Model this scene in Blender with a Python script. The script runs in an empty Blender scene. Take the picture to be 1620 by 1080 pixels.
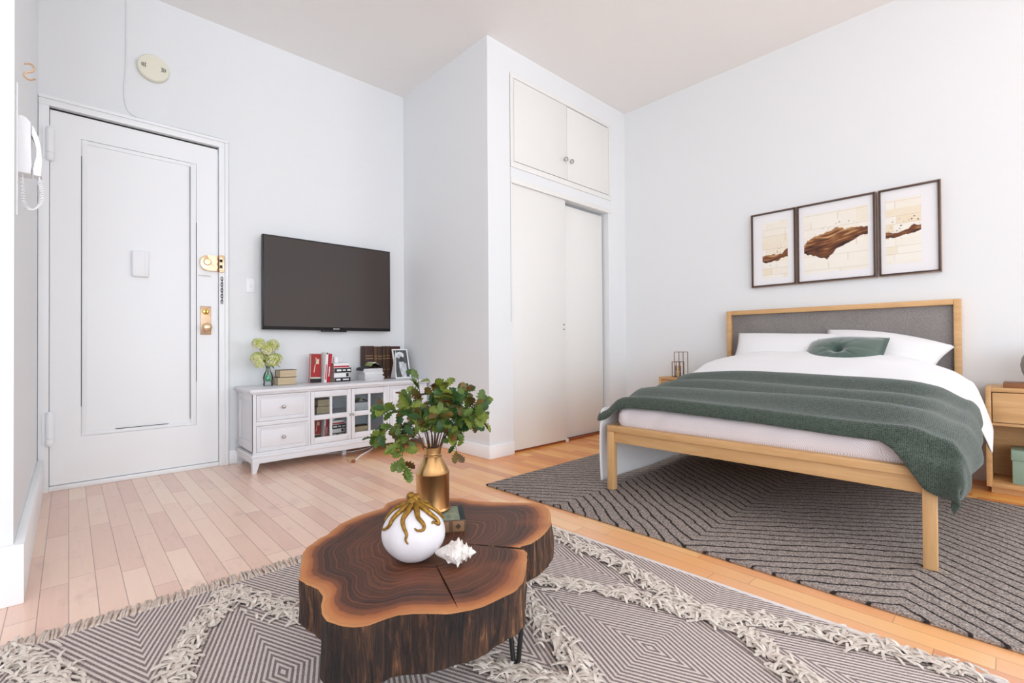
import bpy, bmesh, math, random
from mathutils import Vector, Matrix, noise
PI = math.pi
RN = random.Random(11)
SC = bpy.context.scene
COL = SC.collection
sin, cos = math.sin, math.cos

# ------------------------------------------------------------------ helpers
def lin(c):
    return tuple(((x/255)/12.92 if x/255 <= .04045 else ((x/255+.055)/1.055)**2.4) for x in c)

def thing(name, label, cat, loc=(0, 0, 0), rz=0, group=None):
    o = bpy.data.objects.new(name, None)
    COL.objects.link(o)
    o.empty_display_size = .05
    o.location = loc
    o.rotation_euler = (0, 0, rz)
    return tag(o, label, cat, group)

def tag(o, label, cat, group=None):
    o['label'] = label
    o['category'] = cat
    if group:
        o['group'] = group
    return o

def obj(name, bm, mats, parent=None, smooth=40, loc=None, label=None, recalc=True):
    me = bpy.data.meshes.new(name)
    if recalc:
        bmesh.ops.recalc_face_normals(bm, faces=bm.faces)
    bm.to_mesh(me)
    bm.free()
    for m in (mats if isinstance(mats, (list, tuple)) else [mats]):
        me.materials.append(m)
    if smooth:
        me.polygons.foreach_set('use_smooth', [True]*len(me.polygons))
        if smooth < 180:
            me.set_sharp_from_angle(angle=math.radians(smooth))
    o = bpy.data.objects.new(name, me)
    COL.objects.link(o)
    if parent:
        o.parent = parent
    if loc:
        o.location = loc
    if label:
        o['label'] = label
    return o

def struct(name, bm, mats, parent=None, label=None, cat=None, smooth=40):
    o = obj(name, bm, mats, parent, smooth)
    if not parent:
        o['kind'] = 'structure'
        if label:
            tag(o, label, cat)
    return o

def NB():
    return bmesh.new()

def box(bm, x0, x1, y0, y1, z0, z1, bev=0, seg=2, mtx=None, mi=0):
    vs = [bm.verts.new((x, y, z)) for x in (x0, x1) for y in (y0, y1) for z in (z0, z1)]
    q = [(0, 1, 3, 2), (4, 6, 7, 5), (0, 4, 5, 1), (2, 3, 7, 6), (0, 2, 6, 4), (1, 5, 7, 3)]
    fs = [bm.faces.new([vs[i] for i in f]) for f in q]
    for f in fs:
        f.material_index = mi
    allv = vs
    if bev:
        es = list({e for f in fs for e in f.edges})
        r = bmesh.ops.bevel(bm, geom=es, offset=bev, segments=seg, affect='EDGES', profile=.5)
        allv = list({v for f in r['faces'] for v in f.verts} | {v for v in vs if v.is_valid})
        for f in r['faces']:
            f.material_index = mi
    if mtx is not None:
        bmesh.ops.transform(bm, matrix=mtx, verts=allv)
    return allv

def B(x0, x1, y0, y1, z0, z1, bev=0, seg=2):
    bm = NB()
    box(bm, x0, x1, y0, y1, z0, z1, bev, seg)
    return bm

def tube(bm, pts, r, n=8, closed=False, caps=True, mi=0):
    pts = [Vector(p) for p in pts]
    k = len(pts)
    rr = r if isinstance(r, (list, tuple)) else [r]*k
    rings = []
    prev = None
    for i, p in enumerate(pts):
        a = pts[(i-1) % k] if (i > 0 or closed) else p
        b = pts[(i+1) % k] if (i < k-1 or closed) else p
        t = (b-a)
        if t.length < 1e-9:
            t = Vector((0, 0, 1))
        t.normalize()
        if prev is None:
            up = Vector((0, 0, 1)) if abs(t.z) < .9 else Vector((1, 0, 0))
            u = t.cross(up).normalized()
        else:
            u = prev - t*prev.dot(t)
            if u.length < 1e-6:
                u = t.orthogonal()
            u.normalize()
        prev = u
        v = t.cross(u)
        rings.append([bm.verts.new(p+(u*cos(2*PI*j/n)+v*sin(2*PI*j/n))*rr[i]) for j in range(n)])
    for i in range(k if closed else k-1):
        A, Bq = rings[i], rings[(i+1) % k]
        for j in range(n):
            f = bm.faces.new((A[j], A[(j+1) % n], Bq[(j+1) % n], Bq[j]))
            f.material_index = mi
    if caps and not closed:
        for rg, s in ((rings[0], -1), (rings[-1], 1)):
            f = bm.faces.new(rg[::-1] if s < 0 else rg)
            f.material_index = mi

def lathe(bm, prof, n=32, c=(0, 0, 0), axis='z', mi=0):
    rings = []
    for r, z in prof:
        ring = []
        for j in range(n):
            a = 2*PI*j/n
            p = (r*cos(a), r*sin(a), z)
            if axis == 'y':
                p = (p[0], p[2], p[1])
            elif axis == 'x':
                p = (p[2], p[0], p[1])
            ring.append(bm.verts.new(Vector(p)+Vector(c)))
        rings.append(ring)
    for A, Bq in zip(rings, rings[1:]):
        for j in range(n):
            f = bm.faces.new((A[j], A[(j+1) % n], Bq[(j+1) % n], Bq[j]))
            f.material_index = mi
    for rg in (rings[0], rings[-1]):
        f = bm.faces.new(rg)
        f.material_index = mi

def prism(bm, poly, h0, h1, plane='xy', bev=0):
    def P(a, b, h):
        return {'xy': (a, b, h), 'xz': (a, h, b), 'yz': (h, a, b)}[plane]
    lo = [bm.verts.new(P(a, b, h0)) for a, b in poly]
    hi = [bm.verts.new(P(a, b, h1)) for a, b in poly]
    n = len(poly)
    fs = [bm.faces.new(lo[::-1]), bm.faces.new(hi)]
    for i in range(n):
        fs.append(bm.faces.new((lo[i], lo[(i+1) % n], hi[(i+1) % n], hi[i])))
    if bev:
        es = [e for e in fs[0].edges]+[e for e in fs[1].edges]
        bmesh.ops.bevel(bm, geom=es, offset=bev, segments=2, affect='EDGES', profile=.5)

def interp(pts, x):
    if x <= pts[0][0]:
        return pts[0][1]
    for (a, b), (c, d) in zip(pts, pts[1:]):
        if x <= c:
            t = (x-a)/(c-a) if c > a else 0
            return b+(d-b)*t
    return pts[-1][1]

def sstep(a, b, x):
    t = min(1, max(0, (x-a)/(b-a)))
    return t*t*(3-2*t)

def catmull(pts, per=8):
    pts = [Vector(p) for p in pts]
    out = []
    for i in range(len(pts)-1):
        p0 = pts[max(i-1, 0)]; p1 = pts[i]; p2 = pts[i+1]; p3 = pts[min(i+2, len(pts)-1)]
        for k in range(per):
            t = k/per
            out.append(.5*((2*p1)+(p2-p0)*t+(2*p0-5*p1+4*p2-p3)*t*t+(3*p1-p0-3*p2+p3)*t**3))
    out.append(pts[-1])
    return out

# ------------------------------------------------------------------ materials
def nodes(name):
    m = bpy.data.materials.new(name)
    m.use_nodes = True
    nt = m.node_tree
    b = nt.nodes['Principled BSDF']
    return m, nt, b

def coord(nt, scale=(1, 1, 1), kind='Object', rot=(0, 0, 0)):
    tc = nt.nodes.new('ShaderNodeTexCoord')
    mp = nt.nodes.new('ShaderNodeMapping')
    mp.inputs['Scale'].default_value = scale
    mp.inputs['Rotation'].default_value = rot
    nt.links.new(tc.outputs[kind], mp.inputs['Vector'])
    return mp.outputs['Vector']

def noise_n(nt, vec, scale, detail=3, rough=.5, dist=0):
    n = nt.nodes.new('ShaderNodeTexNoise')
    n.inputs['Scale'].default_value = scale
    n.inputs['Detail'].default_value = detail
    n.inputs['Roughness'].default_value = rough
    n.inputs['Distortion'].default_value = dist
    nt.links.new(vec, n.inputs['Vector'])
    return n.outputs['Fac']

def ramp(nt, fac, stops):
    r = nt.nodes.new('ShaderNodeValToRGB')
    while len(r.color_ramp.elements) < len(stops):
        r.color_ramp.elements.new(.5)
    for e, (p, c) in zip(r.color_ramp.elements, stops):
        e.position = p
        e.color = (*lin(c), 1)
    nt.links.new(fac, r.inputs['Fac'])
    return r.outputs['Color']

def math_n(nt, op, a, b=None, c=None):
    n = nt.nodes.new('ShaderNodeMath')
    n.operation = op
    for i, v in enumerate((a, b, c)):
        if v is None:
            continue
        if isinstance(v, (int, float)):
            n.inputs[i].default_value = v
        else:
            nt.links.new(v, n.inputs[i])
    return n.outputs[0]

def mix_n(nt, fac, a, b, mode='MIX'):
    n = nt.nodes.new('ShaderNodeMix')
    n.data_type = 'RGBA'
    n.blend_type = mode
    for i, v in ((0, fac), (6, a), (7, b)):
        if isinstance(v, (int, float)):
            n.inputs[i].default_value = v
        elif isinstance(v, tuple):
            n.inputs[i].default_value = (*lin(v), 1)
        else:
            nt.links.new(v, n.inputs[i])
    return n.outputs[2]

def bump_n(nt, b, h, strength, dist=.01):
    n = nt.nodes.new('ShaderNodeBump')
    n.inputs['Strength'].default_value = strength
    n.inputs['Distance'].default_value = dist
    nt.links.new(h, n.inputs['Height'])
    nt.links.new(n.outputs['Normal'], b.inputs['Normal'])

def M(name, col, rough=.5, metal=0, var=None, bump=None, coat=0, sheen=0, spec=.5, trans=0, ior=1.45, sss=0):
    m, nt, b = nodes(name)
    b.inputs['Base Color'].default_value = (*lin(col), 1)
    b.inputs['Roughness'].default_value = rough
    b.inputs['Metallic'].default_value = metal
    b.inputs['Coat Weight'].default_value = coat
    b.inputs['Sheen Weight'].default_value = sheen
    b.inputs['Specular IOR Level'].default_value = spec
    b.inputs['Transmission Weight'].default_value = trans
    b.inputs['IOR'].default_value = ior
    if var:
        scale, col2, stretch = var
        f = noise_n(nt, coord(nt, stretch), scale, 4, .6)
        nt.links.new(ramp(nt, f, [(.3, col), (.7, col2)]), b.inputs['Base Color'])
    if bump:
        scale, st, stretch = bump
        bump_n(nt, b, noise_n(nt, coord(nt, stretch), scale, 3), st, .005)
    return m

def wood(name, c1, c2, axis='x', scale=9, rough=.5, coat=0):
    m, nt, b = nodes(name)
    st = {'x': (.09, 1, 1), 'y': (1, .09, 1), 'z': (1, 1, .09)}[axis]
    v = coord(nt, st)
    f = noise_n(nt, v, scale*3, 5, .65, 1.2)
    f2 = noise_n(nt, v, scale, 2, .5, .5)
    ff = math_n(nt, 'ADD', math_n(nt, 'MULTIPLY', f, .6), math_n(nt, 'MULTIPLY', f2, .4))
    nt.links.new(ramp(nt, ff, [(.35, c2), (.65, c1)]), b.inputs['Base Color'])
    b.inputs['Roughness'].default_value = rough
    b.inputs['Coat Weight'].default_value = coat
    bump_n(nt, b, f, .08, .002)
    return m

def attr_mat(name, attr='col', rough=.6):
    m, nt, b = nodes(name)
    a = nt.nodes.new('ShaderNodeVertexColor')
    a.layer_name = attr
    nt.links.new(a.outputs['Color'], b.inputs['Base Color'])
    b.inputs['Roughness'].default_value = rough
    return m

WALL = M('wall_paint', (234, 236, 238), .55, bump=(14, .06, (1, 1, 1)))
CEIL = M('ceiling_paint', (247, 246, 245), .7, bump=(9, .05, (1, 1, 1)))
DOORP = M('door_gloss_paint', (246, 248, 250), .35, bump=(18, .08, (1, 1, .4)))
CLOSP = M('closet_paint', (236, 235, 232), .4, bump=(16, .05, (1, 1, .4)))
SEAM = M('dark_paint_crack', (32, 30, 34), .9)
CRACK = M('grey_paint_crack', (150, 148, 148), .9)
BRASS = M('brass', (236, 204, 168), .32, 1)
OLDBR = M('worn_brass', (214, 176, 138), .38, 1, var=(40, (168, 150, 138), (1, 1, 1)))
PLAST = M('white_plastic', (247, 248, 250), .4)
CREAM = M('cream_plastic', (233, 230, 212), .5)
DARKV = M('dark_vent', (25, 24, 24), .8)
STEEL = M('brushed_steel', (190, 188, 184), .3, 1)
GUNM = M('gunmetal', (70, 72, 74), .4, .8)
BLACK = M('black_plastic', (14, 14, 15), .35)
SCREEN = M('tv_screen', (66, 60, 59), .42, spec=.35, var=(1.5, (72, 62, 58), (1, 1, 1)))
CONS = M('console_lacquer', (225, 225, 229), .4, bump=(30, .03, (1, 1, 1)))
CONSI = M('console_interior', (206, 201, 203), .6)
OAK_X = wood('oak_along_x', (222, 180, 128), (198, 150, 98), 'x')
OAK_Y = wood('oak_along_y', (222, 180, 128), (198, 150, 98), 'y')
OAK_Z = wood('oak_along_z', (222, 180, 128), (198, 150, 98), 'z')
WHITE_F = M('white_cotton', (236, 235, 237), .85, sheen=.2, bump=(420, .05, (1, 1, 1)))
PAPER = M('paper', (238, 236, 232), .8)
GOLD = M('antique_gold', (222, 184, 128), .28, 1, var=(9, (172, 122, 78), (1, 1, .25)))
OCTO = M('octopus_gold', (168, 126, 48), .42, .6, var=(90, (108, 76, 26), (1, 1, 1)), bump=(160, .3, (1, 1, 1)))
GOURD = M('white_gourd', (218, 214, 218), .5, bump=(30, .06, (1, 1, 1)))
SHELL = M('shell_white', (238, 233, 228), .55, var=(40, (206, 196, 190), (1, 1, 1)), bump=(70, .35, (1, 1, 1)))
HAIRP = M('black_iron', (52, 52, 52), .5, .6)
CLOTHW = M('white_frame', (240, 240, 240), .5)
FRAME = M('bronze_frame', (86, 70, 64), .35, .5)
FRAME_S = M('bronze_frame_edge', (150, 126, 112), .35, .5)
STEM = M('twig_brown', (84, 62, 52), .8)
GSTEM = M('green_stem', (86, 120, 56), .7)

def fabric(name, c1, c2, scale=320, rough=.9, bump=.35, weave=True, sheen=.3):
    m, nt, b = nodes(name)
    v = coord(nt)
    f = noise_n(nt, v, scale, 2, .7)
    big = noise_n(nt, v, 4, 2)
    ff = math_n(nt, 'ADD', math_n(nt, 'MULTIPLY', f, .85), math_n(nt, 'MULTIPLY', big, .15))
    nt.links.new(ramp(nt, ff, [(.36, c2), (.64, c1)]), b.inputs['Base Color'])
    b.inputs['Roughness'].default_value = rough
    b.inputs['Sheen Weight'].default_value = sheen
    bump_n(nt, b, f, bump, .003)
    return m

GREY_F = fabric('grey_upholstery', (158, 152, 150), (104, 99, 97), 260)
GREEN_V = M('green_velvet', (70, 92, 82), .7, sheen=.9, var=(6, (58, 80, 72), (1, 1, 1)))
GREEN_U = M('green_underside', (38, 52, 46), .9)

def throw_mat():
    m, nt, b = nodes('green_knit')
    a = nt.nodes.new('ShaderNodeUVMap')
    mp = nt.nodes.new('ShaderNodeMapping')
    nt.links.new(a.outputs['UV'], mp.inputs['Vector'])
    mp.inputs['Scale'].default_value = (1, 1, 1)
    ck = nt.nodes.new('ShaderNodeTexVoronoi')
    ck.inputs['Scale'].default_value = 170
    ck.inputs['Randomness'].default_value = .35
    nt.links.new(mp.outputs['Vector'], ck.inputs['Vector'])
    d = ck.outputs['Distance']
    nz = noise_n(nt, coord(nt), 60, 3)
    ff = math_n(nt, 'ADD', d, math_n(nt, 'MULTIPLY', math_n(nt, 'SUBTRACT', nz, .5), .35))
    nt.links.new(ramp(nt, ff, [(.05, (88, 102, 90)), (.75, (26, 37, 31))]), b.inputs['Base Color'])
    b.inputs['Roughness'].default_value = .95
    b.inputs['Sheen Weight'].default_value = .25
    inv = math_n(nt, 'SUBTRACT', 1, d)
    bump_n(nt, b, inv, .6, .004)
    return m
THROW = throw_mat()

def sheet_mat():
    m, nt, b = nodes('fitted_sheet')
    v = coord(nt, (1, 1, 1), rot=(.6, 0, .5))
    w = nt.nodes.new('ShaderNodeTexWave')
    w.inputs['Scale'].default_value = 90
    w.wave_type = 'BANDS'
    nt.links.new(v, w.inputs['Vector'])
    nt.links.new(ramp(nt, w.outputs['Fac'], [(.0, (206, 194, 197)), (.8, (236, 228, 230))]), b.inputs['Base Color'])
    b.inputs['Roughness'].default_value = .85
    return m
SHEET = sheet_mat()

def floor_mat():
    m, nt, b = nodes('strip_wood_floor')
    tc = nt.nodes.new('ShaderNodeTexCoord')
    sp = nt.nodes.new('ShaderNodeSeparateXYZ')
    nt.links.new(tc.outputs['Object'], sp.inputs[0])
    W, L = .074, .62
    xw = math_n(nt, 'DIVIDE', sp.outputs['X'], W)
    row = math_n(nt, 'FLOOR', xw)
    wn = nt.nodes.new('ShaderNodeTexWhiteNoise'); wn.noise_dimensions = '1D'
    nt.links.new(row, wn.inputs['W'])
    yl = math_n(nt, 'ADD', math_n(nt, 'DIVIDE', sp.outputs['Y'], L), math_n(nt, 'MULTIPLY', wn.outputs['Value'], 7))
    colr = math_n(nt, 'FLOOR', yl)
    wn2 = nt.nodes.new('ShaderNodeTexWhiteNoise'); wn2.noise_dimensions = '2D'
    cb = nt.nodes.new('ShaderNodeCombineXYZ')
    nt.links.new(row, cb.inputs[0]); nt.links.new(colr, cb.inputs[1])
    nt.links.new(cb.outputs[0], wn2.inputs['Vector'])
    rnd = wn2.outputs['Value']
    # gaps
    fx = math_n(nt, 'FRACT', xw); fy = math_n(nt, 'FRACT', yl)
    gx = math_n(nt, 'MINIMUM', fx, math_n(nt, 'SUBTRACT', 1, fx))
    gy = math_n(nt, 'MULTIPLY', math_n(nt, 'MINIMUM', fy, math_n(nt, 'SUBTRACT', 1, fy)), L/W)
    g = math_n(nt, 'MINIMUM', gx, gy)
    gap = math_n(nt, 'LESS_THAN', g, .018)
    grain = noise_n(nt, coord(nt, (1, .06, 1)), 60, 4, .6, .6)
    tone = math_n(nt, 'ADD', math_n(nt, 'MULTIPLY', rnd, .65), math_n(nt, 'MULTIPLY', grain, .35))
    warm = ramp(nt, tone, [(.1, (214, 124, 54)), (.45, (240, 158, 74)), (.85, (249, 190, 104))])
    sheen_tone = ramp(nt, tone, [(.1, (228, 188, 170)), (.5, (242, 208, 188)), (.85, (248, 220, 198))])
    # whitish window sheen painted into the board colour toward the entry door
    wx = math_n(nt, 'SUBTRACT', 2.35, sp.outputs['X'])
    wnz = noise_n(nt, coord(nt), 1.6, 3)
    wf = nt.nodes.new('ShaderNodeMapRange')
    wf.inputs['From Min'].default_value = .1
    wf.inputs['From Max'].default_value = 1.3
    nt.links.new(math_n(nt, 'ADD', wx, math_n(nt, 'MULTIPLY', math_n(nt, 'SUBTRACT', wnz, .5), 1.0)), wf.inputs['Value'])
    c = mix_n(nt, wf.outputs[0], warm, sheen_tone)
    # grey scuffs
    sc = noise_n(nt, coord(nt, (1.6, .7, 1)), 5, 5, .7)
    scf = nt.nodes.new('ShaderNodeMapRange')
    scf.inputs['From Min'].default_value = .56; scf.inputs['From Max'].default_value = .78
    scf.inputs['To Max'].default_value = .45
    nt.links.new(sc, scf.inputs['Value'])
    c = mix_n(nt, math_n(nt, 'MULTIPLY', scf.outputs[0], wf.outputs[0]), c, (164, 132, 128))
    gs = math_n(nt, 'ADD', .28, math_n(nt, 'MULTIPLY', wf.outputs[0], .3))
    c = mix_n(nt, math_n(nt, 'MULTIPLY', gap, gs), c, (96, 60, 40))
    nt.links.new(c, b.inputs['Base Color'])
    b.inputs['Roughness'].default_value = .3
    b.inputs['Coat Weight'].default_value = .25
    b.inputs['Coat Roughness'].default_value = .18
    bump_n(nt, b, math_n(nt, 'SUBTRACT', math_n(nt, 'MULTIPLY', grain, .25), gap), .15, .002)
    return m

def dark_rug_mat():
    m, nt, b = nodes('carved_grey_rug')
    tc = nt.nodes.new('ShaderNodeTexCoord')
    sp = nt.nodes.new('ShaderNodeSeparateXYZ')
    nt.links.new(tc.outputs['Object'], sp.inputs[0])
    # zigzag grooves: X - w(Y), w peaks at Y=1.67 and .27
    ph = math_n(nt, 'FRACT', math_n(nt, 'DIVIDE', math_n(nt, 'SUBTRACT', sp.outputs['Y'], .27-1.4), 1.4))
    tri = math_n(nt, 'ABSOLUTE', math_n(nt, 'SUBTRACT', ph, .5))
    w = math_n(nt, 'MULTIPLY', tri, 1.4*.78)
    wob = noise_n(nt, coord(nt), 5, 2)
    wob2 = noise_n(nt, coord(nt), 28, 2)
    q = math_n(nt, 'ADD', math_n(nt, 'SUBTRACT', sp.outputs['X'], w), math_n(nt, 'ADD', math_n(nt, 'MULTIPLY', wob, .06), math_n(nt, 'MULTIPLY', wob2, .016)))
    fr = math_n(nt, 'FRACT', math_n(nt, 'DIVIDE', q, .068))
    d = math_n(nt, 'ABSOLUTE', math_n(nt, 'SUBTRACT', fr, .5))
    fn = noise_n(nt, coord(nt), 170, 2, .8)
    dn = math_n(nt, 'ADD', d, math_n(nt, 'MULTIPLY', math_n(nt, 'SUBTRACT', fn, .5), .12))
    mr = nt.nodes.new('ShaderNodeMapRange')
    mr.inputs['From Min'].default_value = .05; mr.inputs['From Max'].default_value = .11
    nt.links.new(dn, mr.inputs['Value'])
    pile = ramp(nt, fn, [(.32, (96, 87, 84)), (.5, (150, 139, 133)), (.68, (196, 185, 178))])
    c = mix_n(nt, mr.outputs[0], (54, 49, 48), pile)
    nt.links.new(c, b.inputs['Base Color'])
    b.inputs['Roughness'].default_value = .95
    b.inputs['Specular IOR Level'].default_value = .1
    hh = math_n(nt, 'ADD', mr.outputs[0], math_n(nt, 'MULTIPLY', fn, .5))
    bump_n(nt, b, hh, .8, .008)
    return m

def beige_rug_mat():
    m, nt, b = nodes('woven_beige_rug')
    tc = nt.nodes.new('ShaderNodeTexCoord')
    sp = nt.nodes.new('ShaderNodeSeparateXYZ')
    nt.links.new(tc.outputs['Object'], sp.inputs[0])
    u = math_n(nt, 'DIVIDE', math_n(nt, 'SUBTRACT', sp.outputs['X'], 1.19), .26)
    v = math_n(nt, 'DIVIDE', math_n(nt, 'SUBTRACT', sp.outputs['Y'], .712), .61)
    def trid(e):
        f = math_n(nt, 'FRACT', math_n(nt, 'MULTIPLY', math_n(nt, 'ADD', e, 101), .5))
        return math_n(nt, 'MULTIPLY', math_n(nt, 'ABSOLUTE', math_n(nt, 'SUBTRACT', f, .5)), 2)
    p = trid(math_n(nt, 'ADD', u, v)); q = trid(math_n(nt, 'SUBTRACT', u, v))
    c = math_n(nt, 'MAXIMUM', p, q)
    s = math_n(nt, 'SINE', math_n(nt, 'MULTIPLY', c, 2*PI*18))
    fn = noise_n(nt, coord(nt), 420, 1, .7)
    sn = math_n(nt, 'ADD', s, math_n(nt, 'MULTIPLY', math_n(nt, 'SUBTRACT', fn, .5), 1.0))
    mr = nt.nodes.new('ShaderNodeMapRange')
    mr.inputs['From Min'].default_value = -.25; mr.inputs['From Max'].default_value = .25
    nt.links.new(sn, mr.inputs['Value'])
    dark = ramp(nt, fn, [(.35, (120, 104, 104)), (.65, (160, 145, 143))])
    light = ramp(nt, fn, [(.3, (212, 200, 194)), (.7, (232, 222, 216))])
    nt.links.new(mix_n(nt, mr.outputs[0], dark, light), b.inputs['Base Color'])
    b.inputs['Roughness'].default_value = .95
    b.inputs['Specular IOR Level'].default_value = .15
    bump_n(nt, b, math_n(nt, 'ADD', mr.outputs[0], fn), .5, .004)
    return m
YARN = M('cream_yarn', (230, 220, 210), .95, var=(60, (206, 194, 184), (1, 1, 1)), spec=.1)
YARND = M('fringe_yarn', (222, 208, 196), .95, var=(70, (188, 172, 162), (1, 1, 1)), spec=.1)

def glass_mat(name, tint=(255, 255, 255), refl=.12):
    m = bpy.data.materials.new(name)
    m.use_nodes = True
    nt = m.node_tree
    nt.nodes.clear()
    out = nt.nodes.new('ShaderNodeOutputMaterial')
    t = nt.nodes.new('ShaderNodeBsdfTransparent')
    t.inputs['Color'].default_value = (*lin(tint), 1)
    g = nt.nodes.new('ShaderNodeBsdfGlossy')
    g.inputs['Roughness'].default_value = .05
    fr = nt.nodes.new('ShaderNodeFresnel')
    fr.inputs['IOR'].default_value = 1.45
    mx = nt.nodes.new('ShaderNodeMixShader')
    nt.links.new(fr.outputs[0], mx.inputs[0])
    nt.links.new(t.outputs[0], mx.inputs[1])
    nt.links.new(g.outputs[0], mx.inputs[2])
    nt.links.new(mx.outputs[0], out.inputs[0])
    return m
PANE = glass_mat('clear_pane', (250, 252, 252))
GLASS = glass_mat('vase_glass', (248, 252, 250))
GGLASS = glass_mat('green_glass', (120, 190, 160))
AMBER = glass_mat('amber_glass', (253, 246, 236))

# ------------------------------------------------------------------ room
XL, YA, YC, XC, XB, H = -.137, 3.984, 2.743, 2.3265, 4.17, 3.231
YF, XF = -4.8, -3.0      # wall behind the camera, far left wall
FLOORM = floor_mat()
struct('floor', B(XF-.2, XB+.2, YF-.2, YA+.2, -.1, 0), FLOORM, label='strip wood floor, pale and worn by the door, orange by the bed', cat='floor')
struct('ceiling', B(XF-.2, XB+.2, YF-.2, YA+.2, H, H+.12), CEIL, label='plain white ceiling', cat='ceiling')
bm = NB()      # back wall with the entry door opening
DX0, DX1, DZ = -.088, .797, 2.322
box(bm, DX1, XB+.2, YA, YA+.16, 0, H)
box(bm, XL-.1, DX1, YA, YA+.16, DZ, H)
struct('wall_back', bm, WALL, label='white wall with the entry door and the television', cat='wall')
bm = NB()
box(bm, XB, XB+.16, -1.3, YA, 0, H)
box(bm, XB, XB+.16, YF, -4.3, 0, H)
box(bm, XB, XB+.16, -4.3, -1.3, 0, .45)
box(bm, XB, XB+.16, -4.3, -1.3, 2.95, H)
struct('wall_right', bm, WALL, label='white wall behind the bed', cat='wall')
struct('wall_left', B(XF, XL, 2.331, YA+.16, 0, H), WALL, label='white wall corner left of the entry door', cat='wall')
bm = NB()      # wall behind the camera, two window openings
ops = [(-2.75, -.65), (.1, 2.2)]
wz0, wz1 = .45, 2.95
xs = XF-.2
for a, b_ in ops:
    box(bm, xs, a, YF-.16, YF, 0, H)
    box(bm, a, b_, YF-.16, YF, 0, wz0)
    box(bm, a, b_, YF-.16, YF, wz1, H)
    xs = b_
box(bm, xs, XB+.2, YF-.16, YF, 0, H)
struct('wall_front', bm, WALL, label='white wall with two tall windows', cat='wall')
bm = NB()
wy0, wy1 = -4.5, -1.4
box(bm, XF-.16, XF, YF, wy0, 0, H)
box(bm, XF-.16, XF, wy1, 2.331, 0, H)
box(bm, XF-.16, XF, wy0, wy1, 0, wz0)
box(bm, XF-.16, XF, wy0, wy1, wz1, H)
struct('wall_far_left', bm, WALL, label='white side wall with one wide window', cat='wall')
for i, (a, b_) in enumerate(ops):
    bm = NB()
    for x in (a, (a+b_)/2-.025, b_-.05):
        box(bm, x, x+.05, YF-.13, YF-.06, wz0, wz1)
    for z in (wz0, (wz0+wz1)/2, wz1-.05):
        box(bm, a, b_, YF-.125, YF-.065, z, z+.05)
    struct('window_%d' % (i+1), bm, DOORP, label='white window frame in the wall facing the door, %s one' % ('left', 'right')[i], cat='window')
bm = NB()
for y in (wy0, (wy0+wy1)/2-.025, wy1-.05):
    box(bm, XF-.13, XF-.06, y, y+.05, wz0, wz1)
for z in (wz0, wz1-.05):
    box(bm, XF-.125, XF-.065, wy0, wy1, z, z+.05)
struct('window_3', bm, DOORP, label='white window frame in the far left wall', cat='window')
bm = NB()  # added opening out of view, lets fill light reach the left wall
for y in (-4.3, -2.825, -1.35):
    box(bm, XB+.06, XB+.13, y, y+.05, wz0, wz1)
for z in (wz0, wz1-.05):
    box(bm, XB+.065, XB+.125, -4.3, -1.3, z, z+.05)
struct('window_4', bm, DOORP, label='white window frame in the right wall behind the camera', cat='window')

# closet block
bm = NB()
box(bm, XC, XC+.1, YC+.12, YA, 0, H)                    # side
box(bm, XC, 2.578, YC, YC+.12, 0, H)              # left stile
box(bm, 3.88, XB, YC, YC+.12, 0, H)                     # right stile
box(bm, 2.578, 3.88, YC, YC+.12, 3.004, H)              # top band
box(bm, 2.578, 3.88, YC, YC+.12, 2.160, 2.333)          # middle band
box(bm, 2.578, 3.88, YC+.118, YC+.13, 2.10, 3.1)        # back of the overhead cupboard
struct('wall_closet', bm, WALL, label='white closet projection beside the bed', cat='wall')
bm = NB()
box(bm, 2.562, 2.598, YC-.006, YC, 2.332, 3.006, .002)
box(bm, 3.888, 3.926, YC-.006, YC, 2.332, 3.006, .002)
box(bm, 2.562, 3.926, YC-.006, YC, 3.006, 3.04, .002)
box(bm, 2.562, 3.926, YC-.008, YC, 2.285, 2.332, .003)
struct('trim_1', bm, CLOSP, label='white casing around the overhead cupboard', cat='trim')
bm = NB()
box(bm, 2.567, 3.92, YC-.007, YC+.01, 2.158, 2.20, .002)
struct('trim_2', bm, CLOSP, label='white header strip over the sliding doors', cat='trim')
bm = NB()
box(bm, 2.559, 2.5615, YC-.001, YC+.002, 1.05, 3.03)
box(bm, 2.5615, 3.90, YC-.0012, YC+.002, 3.0405, 3.0425)
box(bm, 3.9265, 3.929, YC-.001, YC+.002, 2.55, 2.98)
struct('trim_3', bm, CRACK, label='grey crack along the closet casing', cat='trim')

def closet_door(name, x0, x1, z0, z1, y, label):
    r = struct(name, B(x0, x1, y, y+.035, z0, z1, .002), CLOSP, label=label, cat='door')
    return r
d2 = closet_door('door_2', 2.602, 3.253, 2.339, 3.0, YC-.004, 'left overhead cupboard door of the white closet')
d3 = closet_door('door_3', 3.2575, 3.884, 2.339, 2.996, YC-.004, 'right overhead cupboard door of the white closet')
for d, x in ((d2, 3.222), (d3, 3.302)):
    bm = NB()
    lathe(bm, [(.008, YC-.005), (.008, YC-.018), (.019, YC-.02), (.021, YC-.03), (.014, YC-.037), (.004, YC-.038)], 6, (x, 0, 2.512), 'y')
    obj('knob', bm, STEEL, d, 20, label='small faceted silver knob')
d4 = closet_door('door_4', 2.582, 3.246, .018, 2.175, YC+.014, 'left sliding closet door, front panel')
d5 = closet_door('door_5', 3.21, 3.856, .018, 2.132, YC+.062, 'right sliding closet door, rear panel')
bm = NB()
for z in (1.001, 1.042):
    lathe(bm, [(.008, YC+.0145), (.007, YC+.012)], 10, (3.215, 0, z), 'y')
obj('finger_pull', bm, M('pull_brown', (120, 90, 70), .6), d4)
bm = NB()
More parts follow.
